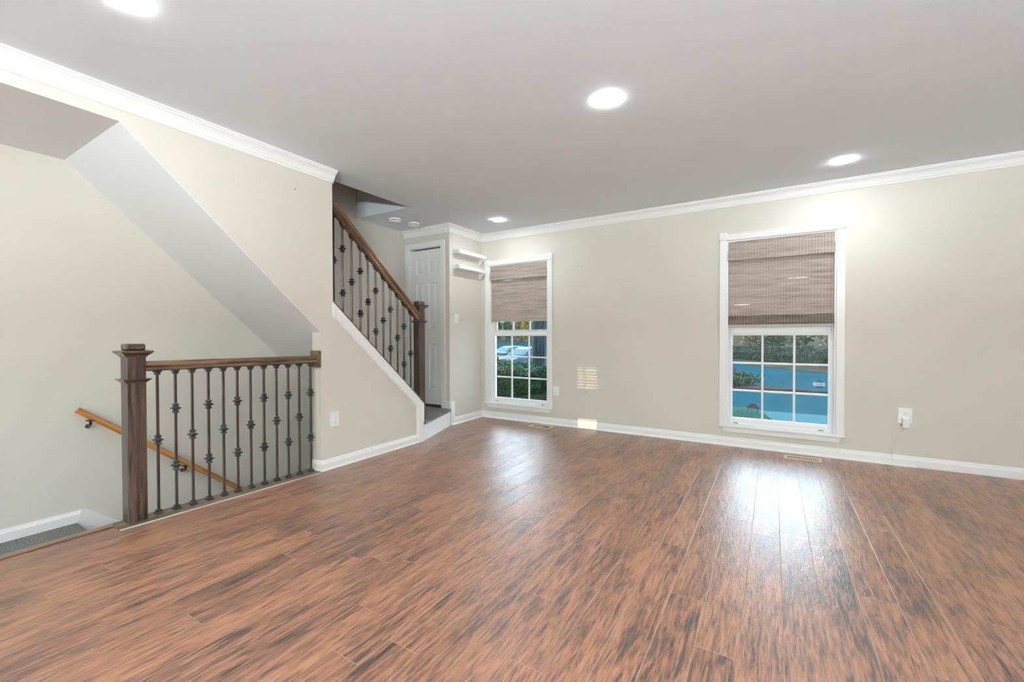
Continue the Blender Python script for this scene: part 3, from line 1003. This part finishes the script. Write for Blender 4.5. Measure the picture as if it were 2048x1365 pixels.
# wall handrail of the lower flight
t = thing('wall_handrail', 'round honey oak handrail on the wall above the stair going down', 'handrail', (-3.99, 0.95, 0.58))
d = Vector((0, 1.968 - 0.94, -0.262 - 0.588)).normalized()
p0 = Vector((-3.985, 0.925, 0.590))
b = BM(); tube(b, [p0 + d * s for s in (0, 0.006, 2.6)], 0.0205, 16)
obj('rail', b, 'honey', t, smooth=True)
for s in (0.085, 0.80, 1.55):
    q = p0 + d * s
    b = BM()
    tube(b, [(XF + 0.004, q.y + 0.004, q.z - 0.075), (XF + 0.035, q.y + 0.003, q.z - 0.072), (-3.990, q.y + 0.001, q.z - 0.052), (-3.985, q.y, q.z - 0.020)], 0.0085, 10)
    lathe(b, [(0.015, 0.0), (0.015, 0.004), (0.010, 0.010)], (XF, q.y + 0.004, q.z - 0.075), 16, 'X')
    box(b, -4.000, -3.970, q.y - 0.022, q.y + 0.022, q.z - 0.030, q.z - 0.022)
    obj('bracket', b, 'iron', t, smooth=True)

# ------------------------------------------------------------------ ledges on the short wall
def ledge(z, label):
    t = thing('wall_ledge', label, 'shelf', (XC, 4.36, z), 'white ledges on the short wall')
    b = BM(); box(b, XC, XC + 0.014, 4.085, 4.665, z - 0.004, z + 0.050, 0.002); obj('back_rail', b, 'trim', t)
    b = BM(); box(b, XC + 0.014, XC + 0.093, 4.092, 4.665, z - 0.002, z + 0.022, 0.002); obj('shelf_board', b, 'trim', t)
    b = BM(); box(b, XC + 0.080, XC + 0.094, 4.0915, 4.666, z + 0.004, z + 0.044, 0.002); obj('front_lip', b, 'trim', t)
    b = BM(); box(b, XC + 0.014, XC + 0.080, 4.087, 4.0925, z - 0.002, z + 0.046, 0.001); obj('end_piece', b, 'trim', t)
    b = BM()
    prism(b, [(XC, z - 0.003), (XC + 0.090, z - 0.003), (XC + 0.088, z - 0.014), (XC + 0.060, z - 0.024), (XC + 0.040, z - 0.040), (XC + 0.030, z - 0.062), (XC + 0.012, z - 0.072), (XC, z - 0.072)], 'Y', 4.615, 4.640)
    obj('bracket', b, 'trim', t)
ledge(2.090, 'upper of the two white wall ledges beside the closet door')
ledge(1.905, 'lower of the two white wall ledges, over the light switch')

# ------------------------------------------------------------------ electrical things
def wall_frame(n):
    """unit vectors (across, out) for a wall with outward normal n"""
    return {'+X': (Vector((0, 1, 0)), Vector((1, 0, 0))), '-Y': (Vector((1, 0, 0)), Vector((0, -1, 0)))}[n]

def on_wall(bm, origin, n):
    """move a mesh modelled as x across, y out of the wall, z up onto the wall"""
    a, o_ = wall_frame(n)
    for v in bm.verts:
        p = v.co.copy()
        v.co = Vector(origin) + a * p.x + o_ * p.y + Vector((0, 0, p.z))
    bmesh.ops.recalc_face_normals(bm, faces=bm.faces)
    return bm

def plate_bm(w, h):
    b = BM(); box(b, -w / 2, w / 2, 0.0, 0.006, -h / 2, h / 2, 0.0025)
    return b

def outlet(origin, n, w, h, label, square=False):
    t = thing('wall_outlet', label, 'electrical outlet', origin)
    obj('cover_plate', on_wall(plate_bm(w, h), origin, n), 'plastic', t)
    for s in (1, -1):
        b = BM()
        z = s * 0.0195
        lathe(b, [(0.0165, 0.005), (0.0165, 0.0075), (0.0155, 0.008)], (0, 0, z), 20, 'Y')
        r_ = obj('receptacle', on_wall(b, origin, n), 'plastic', t, smooth=True)
        b = BM()
        box(b, -0.0078, -0.0048, 0.0078, 0.0084, z - 0.001, z + 0.008)
        box(b, 0.0048, 0.0078, 0.0078, 0.0084, z - 0.001, z + 0.008)
        lathe(b, [(0.0026, 0.0078), (0.0026, 0.0084)], (0, 0, z - 0.008), 10, 'Y')
        sl = obj('slots', on_wall(b, origin, n), 'slot', t)
        sl.parent = r_; sl.matrix_parent_inverse = Matrix.Identity(4)
    return t
outlet((XS, 2.235, 0.396), '+X', 0.080, 0.122, 'white double outlet on the stair wall beside the level railing')
outlet((-2.228, YB, 0.410), '-Y', 0.080, 0.118, 'white double outlet just right of the corner window')
outlet((0.930, YB, 0.414), '-Y', 0.090, 0.130, 'white oversized outlet plate with the phone charger plugged in')
t = thing('light_switch', 'white toggle switch on the short wall below the ledges', 'light switch', (XC, 4.140, 1.293))
obj('cover_plate', on_wall(plate_bm(0.072, 0.118), (XC, 4.140, 1.293), '+X'), 'plastic', t)
b = BM(); box(b, -0.005, 0.005, 0.005, 0.007, -0.012, 0.012, 0.0005); box(b, -0.0035, 0.0035, 0.006, 0.017, -0.002, 0.007, 0.001)
obj('toggle', on_wall(b, (XC, 4.140, 1.293), '+X'), 'plastic', t)
# charger and cable
t = thing('phone_charger', 'white phone charger block with its cable hanging to the skirting', 'charger', (0.930, YB - 0.008, 0.37))
b = BM(); box(b, 0.909, 0.953, YB - 0.046, YB - 0.0086, 0.318, 0.398, 0.005, 3); obj('charger_block', b, 'plastic', t)
b = BM(); box(b, 0.905, 0.957, YB - 0.024, YB - 0.0086, 0.390, 0.402, 0.003); obj('plug_face', b, 'plastic', t)
pts = []
ctrl = [Vector(p) for p in ((0.926, YB - 0.026, 0.319), (0.925, YB - 0.030, 0.295), (0.893, YB - 0.028, 0.258), (0.878, YB - 0.024, 0.200), (0.856, YB - 0.020, 0.125), (0.846, YB - 0.018, 0.070), (0.850, YB - 0.022, 0.036), (0.872, YB - 0.026, 0.0235), (0.95, YB - 0.022, 0.022), (1.04, YB - 0.0190, 0.0215), (1.20, YB - 0.0185, 0.012), (1.5, YB - 0.018, 0.006))]
for i in range(len(ctrl) - 1):
    a0 = ctrl[max(i - 1, 0)]; a1 = ctrl[i]; a2 = ctrl[i + 1]; a3 = ctrl[min(i + 2, len(ctrl) - 1)]
    for k in range(6):
        u = k / 6
        pts.append(0.5 * ((2 * a1) + (a2 - a0) * u + (2 * a0 - 5 * a1 + 4 * a2 - a3) * u * u + (3 * a1 - a0 - 3 * a2 + a3) * u ** 3))
pts.append(ctrl[-1])
b = BM(); tube(b, pts, 0.0021, 8); obj('cable', b, 'cable', t, smooth=True)

# picture nails
for loc, n, lab in (((-1.90, YB, 1.882), '-Y', 'small picture nail on the wall between the two windows'), ((XS, 1.905, 2.186), '+X', 'small picture nail on the stair wall under the crown moulding')):
    b = BM(); lathe(b, [(0.0016, 0.0), (0.0016, 0.010), (0.0042, 0.0105), (0.0042, 0.012)], (0, 0, 0), 12, 'Y')
    o = obj('picture_nail', on_wall(b, loc, n), 'nail', loc=loc)
    tag(o, lab, 'nail')

# floor registers
def register(x0, x1, y0, y1, nslot, label):
    t = thing('floor_register', label, 'vent', ((x0 + x1) / 2, (y0 + y1) / 2, 0), 'floor registers under the windows')
    b = BM(); w = 0.018
    box(b, x0, x1, y0, y0 + w, 0, 0.006, 0.002); box(b, x0, x1, y1 - w, y1, 0, 0.006, 0.002)
    box(b, x0, x0 + w * 1.3, y0 + w, y1 - w, 0, 0.006, 0.002); box(b, x1 - w * 1.3, x1, y0 + w, y1 - w, 0, 0.006, 0.002)
    obj('frame', b, 'register', t)
    b = BM(); box(b, x0 + 0.01, x1 - 0.01, y0 + 0.01, y1 - 0.01, 0.0, 0.0012); obj('duct', b, 'registerdark', t)
    if nslot:
        b = BM()
        xa, xb = x0 + w * 1.3, x1 - w * 1.3
        for k in range(nslot + 1):
            x = xa + (xb - xa) * k / nslot
            box(b, x - 0.0035, x + 0.0035, y0 + w, y1 - w, 0.001, 0.0052)
        obj('louvre', b, 'register', t)
    else:
        b = BM()
        ym = (y0 + y1) / 2
        xa, xb = x0 + w * 1.3, x1 - w * 1.3
        prism(b, [(y0 + w, 0.0013), (y1 - w, 0.0013), (y1 - w, 0.0038), (ym, 0.0016)], 'X', xa, xa + (xb - xa) * 0.58)
        obj('damper', b, plain('tan_damper', (0.23, 0.18, 0.10), 0.5), t)
register(-2.487, -2.205, 4.442, 4.572, 0, 'cream floor register without louvres below the corner window')
register(0.088, 0.362, 4.432, 4.552, 16, 'cream slotted floor register below the window nearer the phone charger')

# smoke detectors
def detector(x, y, r, slots, label):
    t = thing('smoke_detector', label, 'smoke detector', (x, y, H))
    b = BM(); lathe(b, [(r, H), (r, H - 0.012), (r * 0.97, H - 0.016), (r * 0.90, H - 0.018)], (x, y, 0), 32); obj('base', b, 'plastic', t, smooth=True)
    b = BM(); lathe(b, [(r * 0.86, H - 0.0178), (r * 0.86, H - 0.026)], (x, y, 0), 32); obj('sensor_gap', b, 'black', t)
    b = BM(); lathe(b, [(r * 0.93, H - 0.0258), (r * 0.93, H - 0.032), (r * 0.80, H - 0.040), (r * 0.3, H - 0.043)], (x, y, 0), 32); obj('cover', b, 'plastic', t, smooth=True)
    b = BM()
    for k in range(slots):
        a = 2 * PI * k / slots
        c_, s_ = math.cos(a), math.sin(a)
        q = box(BM(), -0.004, 0.004, -0.004, 0.004, -0.027, -0.017)
        for v in q.verts:
            v.co = Vector((x + r * 0.885 * c_ + v.co.x * c_ - v.co.y * s_, y + r * 0.885 * s_ + v.co.x * s_ + v.co.y * c_, H + v.co.z))
        me_ = bpy.data.meshes.new('tmp'); q.to_mesh(me_); q.free(); b.from_mesh(me_); bpy.data.meshes.remove(me_)
    obj('gap_ribs', b, 'plastic', t)
detector(-3.690, 3.490, 0.066, 12, 'white smoke detector on the ceiling closer to the stair opening')
detector(-3.640, 3.745, 0.066, 6, 'white smoke detector on the ceiling closer to the closet door')

# recessed lights
def downlight(x, y, label):
    t = thing('recessed_light', label, 'ceiling light', (x, y, H), 'recessed lights in the ceiling')
    b = BM(); lathe(b, [(0.069, 0.0), (0.069, -0.0015), (0.0670, -0.0025), (0.0654, -0.0025), (0.0654, 0.0)], (0, 0, 0), 40)
    part_local('trim_ring', b, 'plastic', t, True)
    b = BM(); lathe(b, [(0.0650, -0.0030), (0.0640, -0.0058), (0.057, -0.0075), (0.03, -0.0080)], (0, 0, 0), 40)
    part_local('lens', b, 'lens', t, True)
    return t
dl = downlight(-0.807, 2.366, 'lit recessed light nearest the middle of the ceiling')
for x, y, lab in ((0.455, 4.141, 'lit recessed light by the window nearer the phone charger'),
                  (-2.712, 4.148, 'lit recessed light in the corner above the wall ledges'),
                  (-2.186, 0.655, 'lit recessed light at the top edge over the level railing'),
                  (0.75, 0.75, 'lit recessed light over the right of the room behind the view'),
                  (-1.0, -1.2, 'lit recessed light in the middle of the room behind the view'),
                  (-2.3, -2.7, 'lit recessed light in the far left rear of the room'),
                  (0.9, -2.7, 'lit recessed light in the far right rear of the room')):
    dup(dl, (x, y, H), lab)

# security sticker inside the right-hand pane
t = thing('security_sticker', 'small round blue sticker with pale band on the right window pane', 'sticker', (0.358, YB + 0.069, 0.634))
def sticker_disc(bm, r, y):
    lathe(bm, [(r, 0.0), (r, 0.0006)], (0, 0, 0), 8, 'Y', PI / 8)
    for v in bm.verts:
        v.co = Vector((0.358 + v.co.x, y - v.co.y, 0.634 + v.co.z))
    bmesh.ops.recalc_face_normals(bm, faces=bm.faces)
ys_ = YB + 0.0692
b = BM(); sticker_disc(b, 0.039, ys_); obj('disc', b, 'sticker', t)
b = BM(); box(b, 0.358 - 0.043, 0.358 + 0.043, ys_ - 0.0014, ys_ - 0.0007, 0.634 - 0.016, 0.634 + 0.016); bd = obj('band', b, 'stickerband', t)
b = BM()
for k, (dx, w_) in enumerate(((-0.024, 0.0024), (-0.016, 0.008), (-0.004, 0.008), (0.008, 0.008), (0.020, 0.008))):
    x0 = 0.358 + dx
    y0, y1 = ys_ - 0.0019, ys_ - 0.0014
    box(b, x0, x0 + 0.0022, y0, y1, 0.627, 0.641)
    if w_ > 0.003:
        box(b, x0, x0 + w_, y0, y1, 0.6385, 0.641)
        box(b, x0 + w_ - 0.0022, x0 + w_, y0, y1, 0.627, 0.641)
        if k % 2:
            box(b, x0, x0 + w_, y0, y1, 0.627, 0.6292)
obj('print', b, 'stickermark', t)

# ------------------------------------------------------------------ outdoors
GZ = -1.2
b = BM(); box(b, -240, 120, 4.9, 330, GZ - 0.3, GZ); struct('road', b, 'road')
# rising wooded bank beyond the far kerb (edge runs diagonally)
def edge_y(x):
    return 38.5 - 1.34 * (x + 2.6)
b = BM()
pts = [(-180, edge_y(-180)), (16, edge_y(16))]
nrm_ = Vector((1.34, 1.0)).normalized()
A = [Vector((p[0], p[1], GZ + 0.02)) for p in pts]
rows_ = [A]
for d_, z_ in ((0.4, GZ + 0.12), (9, GZ + 0.35), (40, GZ + 2.0), (120, GZ + 5.0)):
    rows_.append([Vector((a.x + nrm_.x * d_, a.y + nrm_.y * d_, z_)) for a in A])
vr = [[b.verts.new(v) for v in r_] for r_ in rows_]
for p_, q_ in zip(vr, vr[1:]):
    b.faces.new((p_[0], p_[1], q_[1], q_[0]))
bmesh.ops.recalc_face_normals(b, faces=b.faces)
struct('wooded_bank', b, 'bank')
# lawn with a mound
def lawn_z(x, y):
    s = lambda e0, e1, v: (lambda q: q * q * (3 - 2 * q))(min(1, max(0, (v - e0) / (e1 - e0))))
    z = -0.50 - 0.72 * s(-0.35, 0.75, x + 0.10 * (y - 10)) - 0.75 * s(10.6, 12.6, y) + 0.035 * math.exp(-((x + 0.35) ** 2 + (y - 10) ** 2) / 0.35)
    return max(z, GZ - 0.05)
b = BM()
nx, ny = 60, 50
vv = [[b.verts.new((-14 + 16 * i / nx, 4.9 + 9.5 * j / ny, lawn_z(-14 + 16 * i / nx, 4.9 + 9.5 * j / ny))) for j in range(ny + 1)] for i in range(nx + 1)]
for i in range(nx):
    for j in range(ny):
        b.faces.new((vv[i][j], vv[i + 1][j], vv[i + 1][j + 1], vv[i][j + 1]))
bmesh.ops.recalc_face_normals(b, faces=b.faces)
struct('lawn', b, 'grass', smooth=True)
b = BM(); box(b, -1.2, 8, 11.0, 14.3, GZ - 0.1, GZ + 0.10); struct('sidewalk', b, 'concrete')
# planted island in the parking court
b = BM(); prism(b, [(-6, 24.0), (-0.25, 21.6), (0.85, 21.0), (2.2, 20.2), (2.2, 20.05), (0.8, 20.6), (-0.8, 20.0), (-6, 21.2)], 'Z', GZ, GZ + 0.10); struct('planting_island', b, 'mulch')

def leaf_object(name, pts, size, mat, jitter=0.6, flat=0.0):
    n = len(pts)
    a = RNG.normal(size=(n, 3)); a /= np.linalg.norm(a, axis=1)[:, None]
    c = RNG.normal(size=(n, 3)); c[:, 2] *= (1 - flat)
    bvec = np.cross(a, c); bvec /= np.linalg.norm(bvec, axis=1)[:, None] + 1e-9
    s = size * (1 + jitter * (RNG.random(n) - 0.5))[:, None]
    V = np.stack([pts - a * s, pts + bvec * s * 0.5, pts + a * s, pts - bvec * s * 0.5], axis=1).reshape(-1, 3)
    me = bpy.data.meshes.new(name)
    me.from_pydata(V.tolist(), [], [(4 * i, 4 * i + 1, 4 * i + 2, 4 * i + 3) for i in range(n)])
    me.materials.append(M[mat])
    o = bpy.data.objects.new(name, me)
    COL.objects.link(o)
    return o

def ellipsoid_points(n, c, r, shell=0.55):
    p = RNG.normal(size=(n, 3)); p /= np.linalg.norm(p, axis=1)[:, None]
    rad = shell + (1 - shell) * RNG.random(n) ** 0.5
    lump = 1 + 0.16 * np.sin(p[:, 0] * 5 + c[0] * 3) * np.cos(p[:, 1] * 6 + c[1]) + 0.10 * np.sin(p[:, 2] * 9)
    return np.array(c) + p * (rad * lump)[:, None] * np.array(r)

# clipped hedge outside the corner window
n = 46000
hx = RNG.uniform(-5.6, -2.3, n); hy = RNG.uniform(5.7, 6.9, n); hz = RNG.uniform(-0.55, 0.0, n)
top = 0.56 + 0.05 * np.sin(hx * 4.1) + 0.03 * np.sin(hy * 7 + hx * 9)
w_ = RNG.random(n)
hz = np.where(w_ < 0.45, top - 0.10 * RNG.random(n) ** 2, -0.55 + (top + 0.55) * RNG.random(n))
hy = np.where(w_ > 0.55, 5.7 + 0.12 * RNG.random(n) ** 2 + 0.05 * np.sin(hx * 6 + hz * 5), hy)
o = leaf_object('hedge', np.stack([hx, hy, hz], 1), 0.022, 'hedge')
tag(o, 'dense green clipped hedge outside the corner window', 'hedge')
b = BM(); box(b, -5.55, -2.35, 5.78, 6.85, -0.6, 0.45); c_ = obj('dark_core', b, 'shrub'); c_.parent = o  # solid dark box added inside the hedge to block the view through

# big tree trunk behind the hedge
t = thing('large_tree', 'large grey tree trunk behind the hedge outside the corner window', 'tree', (-4.62, 8.9, -0.6))
b = BM()
prof = [(0.34, -0.75), (0.27, -0.45), (0.225, 0.0), (0.205, 0.5), (0.195, 1.1), (0.185, 2.2), (0.16, 3.6)]
lathe(b, prof, (-4.655, 8.9, 0), 36)
for v in b.verts:
    a = math.atan2(v.co.y - 8.9, v.co.x + 4.655)
    k = 1 + 0.05 * math.sin(a * 9 + v.co.z * 1.5) + 0.04 * math.sin(a * 5 - v.co.z * 2) + (0.18 * max(0, 0.25 - v.co.z)) * math.sin(a * 5)
    v.co.x = -4.655 + (v.co.x + 4.655) * k + 0.03 * v.co.z * 0.4
    v.co.y = 8.9 + (v.co.y - 8.9) * k
obj('trunk', b, 'bark', t, smooth=True)
b = BM()
for a, l in ((0.4, 1.4), (2.2, 1.5), (4.1, 1.3), (5.4, 1.6)):
    tube(b, [(-4.62, 8.9, 3.2), (-4.62 + 0.5 * math.cos(a), 8.9 + 0.5 * math.sin(a), 3.9), (-4.62 + l * math.cos(a), 8.9 + l * math.sin(a), 4.6)], 0.07, 8)
obj('branch', b, 'bark', t)

# small arched sign on the mound
t = thing('garden_sign', 'small dark arched sign on two short legs on the grass mound', 'sign', (-0.345, 10.0, lawn_z(-0.345, 10)))
zb = lawn_z(-0.345, 10.0)
b = BM()
pp = [(-0.105, 0.045), (0.105, 0.045), (0.105, 0.105), (0.075, 0.110)] + [(0.072 * math.cos(a), 0.112 + 0.050 * math.sin(a)) for a in np.linspace(0.15, PI - 0.15, 12)] + [(-0.075, 0.110), (-0.105, 0.105)]
prism(b, [(-0.345 + x * 0.98, zb + z) for x, z in pp], 'Y', 9.99, 10.01)
obj('sign_board', b, 'signdark', t)
for s in (-1, 1):
    b = BM(); box(b, -0.345 + s * 0.09 - 0.006, -0.345 + s * 0.09 + 0.006, 9.994, 10.006, zb - 0.05, zb + 0.05); obj('leg', b, 'signdark', t)

# shrub on the island
def bush(x, y, z, r, h, n, size, mat, label, group=None):
    p = ellipsoid_points(n, (x, y, z + h * 0.5), (r, r * 0.8, h * 0.55), 0.35)
    p = p[p[:, 2] > z - 0.02]
    o = leaf_object('shrub', p, size, mat, 0.8, 0.6)
    tag(o, label, 'shrub', group)
    c = BM(); lathe(c, [(r * 0.45, z - 0.05), (r * 0.6, z + h * 0.35), (r * 0.45, z + h * 0.7), (0.05, z + h * 0.85)], (x, y, 0), 10)
    k = obj('dark_core', c, 'juniper', None); k.parent = o  # solid dark filler added behind the leaves
    return o
bush(-2.05, 21.2, GZ + 0.1, 1.55, 0.62, 9000, 0.042, 'shrub', 'spreading dark shrub on the island in the parking court')
lab = 'low dark green juniper in the row along the far kerb'
for i, x in enumerate((-4.4, -3.5, -2.6, -1.7, -0.8, 0.1, 1.0, 1.9, 2.8, 3.7)):
    y = edge_y(x) + 2.6
    bush(x + 1.0, y + 0.8, GZ + 0.1, 0.74 + 0.06 * random.random(), 1.15 + 0.25 * random.random(), 5000, 0.062, 'juniper', lab, 'junipers along the far kerb')

def tree(x, y, z, h, r, mat, leaf, n, label, group, trunk_r=0.14, low=0.35):
    t = thing('woodland_tree', label, 'tree', (x, y, z), group)
    b = BM(); tube(b, [(x, y, z - 0.3), (x + 0.05 * h * 0.2, y, z + h * 0.5), (x, y, z + h * 0.9)], trunk_r, 8); obj('trunk', b, 'treebark', t)
    p = ellipsoid_points(n, (x, y, z + h * (low + (1 - low) * 0.5)), (r, r, h * (1 - low) * 0.55), 0.3)
    o = leaf_object('crown', p, leaf, mat, 0.8)
    o.parent = t
    o.matrix_parent_inverse = Matrix.Translation((-x, -y, -z))
    return t
g1 = 'trees on the bank seen through the window nearer the phone charger'
kinds = [('tan_leaf', 'autumn tan tree on the bank beyond the junipers'), ('green_leaf', 'green tree on the bank beyond the junipers'), ('tan_leaf', 'autumn tan tree on the bank beyond the junipers')]
for i in range(17):
    x = -7 + i * 0.92 + random.uniform(-0.1, 0.1)
    dd = 8.0 + 7.0 * (i % 2) + random.uniform(-1, 1)
    bx, by = x + nrm_.x * dd, edge_y(x) + nrm_.y * dd
    m_, l_ = kinds[i % 3]
    tree(bx - 3.0, by, GZ + 0.4 + dd * 0.03, random.uniform(3.6, 4.6), random.uniform(1.0, 1.25), m_, 0.13, 2200, l_, g1 + ', ' + m_.split('_')[0], 0.09, 0.06 if i % 3 else 0.30)
g2 = 'trees far behind the parked cars'
for x, Y, k in ((-77.5, 118, 0), (-74.2, 119, 0), (-70.3, 119, 1), (-73.6, 127, 1), (-66.9, 118, 2), (-63.6, 119, 0), (-60.2, 118, 0), (-80.5, 119, 1)):
    mt, lb = [('green_leaf', 'green tree far behind the parked cars'), ('tan_leaf', 'tan tree far behind the parked cars'), ('yellow_leaf', 'yellow autumn tree far behind the parked cars')][k]
    tree(x, Y, GZ + 0.3, random.uniform(8.0, 9.5), random.uniform(1.25, 1.4), mt, 0.28, 1500, lb, g2 + ', ' + mt.split('_')[0], 0.22, 0.04)
b = BM(); prism(b, [(112, GZ), (112, GZ + 0.2), (128, GZ + 0.8), (175, GZ + 9.0), (175, GZ)], 'X', -125, -45); struct('woodland_floor', b, 'bank')

# ------------------------------------------------------------------ parked cars
def ring_loft(bm, rings):
    R = [[bm.verts.new(p) for p in r] for r in rings]
    fs = []
    n = len(R[0])
    for a, c in zip(R, R[1:]):
        for i in range(n):
            fs.append(bm.faces.new((a[i], a[(i + 1) % n], c[(i + 1) % n], c[i])))
    fs.append(bm.faces.new(R[0])); fs.append(bm.faces.new(list(reversed(R[-1]))))
    bmesh.ops.recalc_face_normals(bm, faces=fs)
    return bm

def car(loc, rot, label):
    """sedan along +x (nose at +x), origin on the ground at mid length"""
    t = thing('car', label, 'car', loc, 'dark blue cars parked in the court')
    t.rotation_euler = (0, 0, rot)
    b = BM()
    st_ = [(-2.32, 0.62, 0.42, 0.92), (-2.25, 0.74, 0.30, 1.00), (-1.9, 0.86, 0.22, 1.03), (-1.2, 0.91, 0.20, 0.98), (0.0, 0.92, 0.20, 0.95), (1.0, 0.91, 0.20, 0.93), (1.6, 0.88, 0.21, 0.86), (2.05, 0.82, 0.23, 0.77), (2.28, 0.70, 0.28, 0.66), (2.36, 0.55, 0.36, 0.56)]
    rings = []
    for x, w, z0, z1 in st_:
        zm = z0 + (z1 - z0) * 0.6
        rings.append([(x, -w * 0.9, z0), (x, -w, z0 + 0.1), (x, -w, zm), (x, -w * 0.93, z1 - 0.05), (x, -w * 0.75, z1), (x, 0, z1 + 0.02), (x, w * 0.75, z1), (x, w * 0.93, z1 - 0.05), (x, w, zm), (x, w, z0 + 0.1), (x, w * 0.9, z0)])
    ring_loft(b, rings); part_local('body', b, 'carpaint', t, True)
    b = BM()
    rings = []
    for x, w, z0, z1, wt in ((-1.85, 0.72, 0.95, 0.99, 0.60), (-1.2, 0.80, 0.93, 1.36, 0.58), (-0.7, 0.82, 0.92, 1.44, 0.60), (0.1, 0.82, 0.92, 1.44, 0.60), (0.55, 0.82, 0.90, 1.33, 0.60), (1.25, 0.78, 0.88, 0.94, 0.66)):
        rings.append([(x, -w, z0), (x, -wt, z1 - 0.02), (x, -wt * 0.8, z1), (x, wt * 0.8, z1), (x, wt, z1 - 0.02), (x, w, z0)])
    ring_loft(b, rings); part_local('cabin_glass', b, 'carglass', t)
    b = BM()
    rings = []
    for x, wt, z1 in ((-1.2, 0.59, 1.372), (-0.7, 0.61, 1.452), (0.1, 0.61, 1.452), (0.5, 0.61, 1.350)):
        rings.append([(x, -wt, z1 - 0.03), (x, -wt * 0.8, z1), (x, wt * 0.8, z1), (x, wt, z1 - 0.03), (x, wt * 0.8, z1 - 0.035), (x, -wt * 0.8, z1 - 0.035)])
    ring_loft(b, rings); part_local('roof', b, 'carpaint', t, True)
    b = BM()
    for s in (-1, 1):
        tube(b, [(1.25, s * 0.74, 0.93), (0.52, s * 0.61, 1.345), (0.1, s * 0.61, 1.44)], 0.022, 6)
        tube(b, [(1.25, s * 0.66, 0.95), (1.26, 0, 0.955)], 0.012, 6)
    part_local('window_trim', b, 'chrome', t)
    for x in (-1.42, 1.42):
        for s in (-1, 1):
            b = BM(); lathe(b, [(0.30, -0.10), (0.325, -0.09), (0.325, 0.09), (0.30, 0.10)], (x, s * 0.84, 0.325), 24, 'Y')
            w_ = part_local('wheel', b, 'tyre', t, True)
            b = BM(); lathe(b, [(0.20, -0.02), (0.20, 0.0)], (x, s * 0.945, 0.325), 20, 'Y')
            for k in range(5):
                a = 2 * PI * k / 5
                tube(b, [(x, s * 0.95, 0.325), (x + 0.19 * math.cos(a), s * 0.95, 0.325 + 0.19 * math.sin(a))], 0.028, 6)
            part_local('rim', b, 'rim', w_)
    for s in (-1, 1):
        b = BM(); tube(b, [(2.27, s * 0.45, 0.63), (2.18, s * 0.62, 0.67), (2.0, s * 0.76, 0.72)], 0.055, 8); part_local('headlamp', b, 'lampglass', t, True)
        b = BM(); box(b, 0.75, 0.92, s * 0.86, s * 1.02, 0.92, 1.03, 0.02); part_local('wing_mirror', b, 'carpaint', t)
    b = BM(); tube(b, [(2.30, -0.42, 0.60), (2.40, -0.28, 0.44), (2.42, 0.28, 0.44), (2.30, 0.42, 0.60), (2.33, 0, 0.62), (2.30, -0.42, 0.60)], 0.022, 8); part_local('grille_surround', b, 'chrome', t)
    b = BM(); box(b, 2.36, 2.405, -0.26, 0.26, 0.46, 0.60, 0.01); part_local('grille', b, 'black', t)
    b = BM(); box(b, 2.40, 2.43, -0.15, 0.15, 0.32, 0.42, 0.004); part_local('licence_plate', b, 'plate', t)
    return t
c1 = car((-15.33, 27.15, GZ), math.radians(-100), 'dark blue sedan with chrome grille, parked facing the corner window')
c2 = dup(c1, (-17.95, 29.9, GZ), 'dark blue car at left, parked behind the other car')
c2.rotation_euler = (0, 0, math.radians(80))
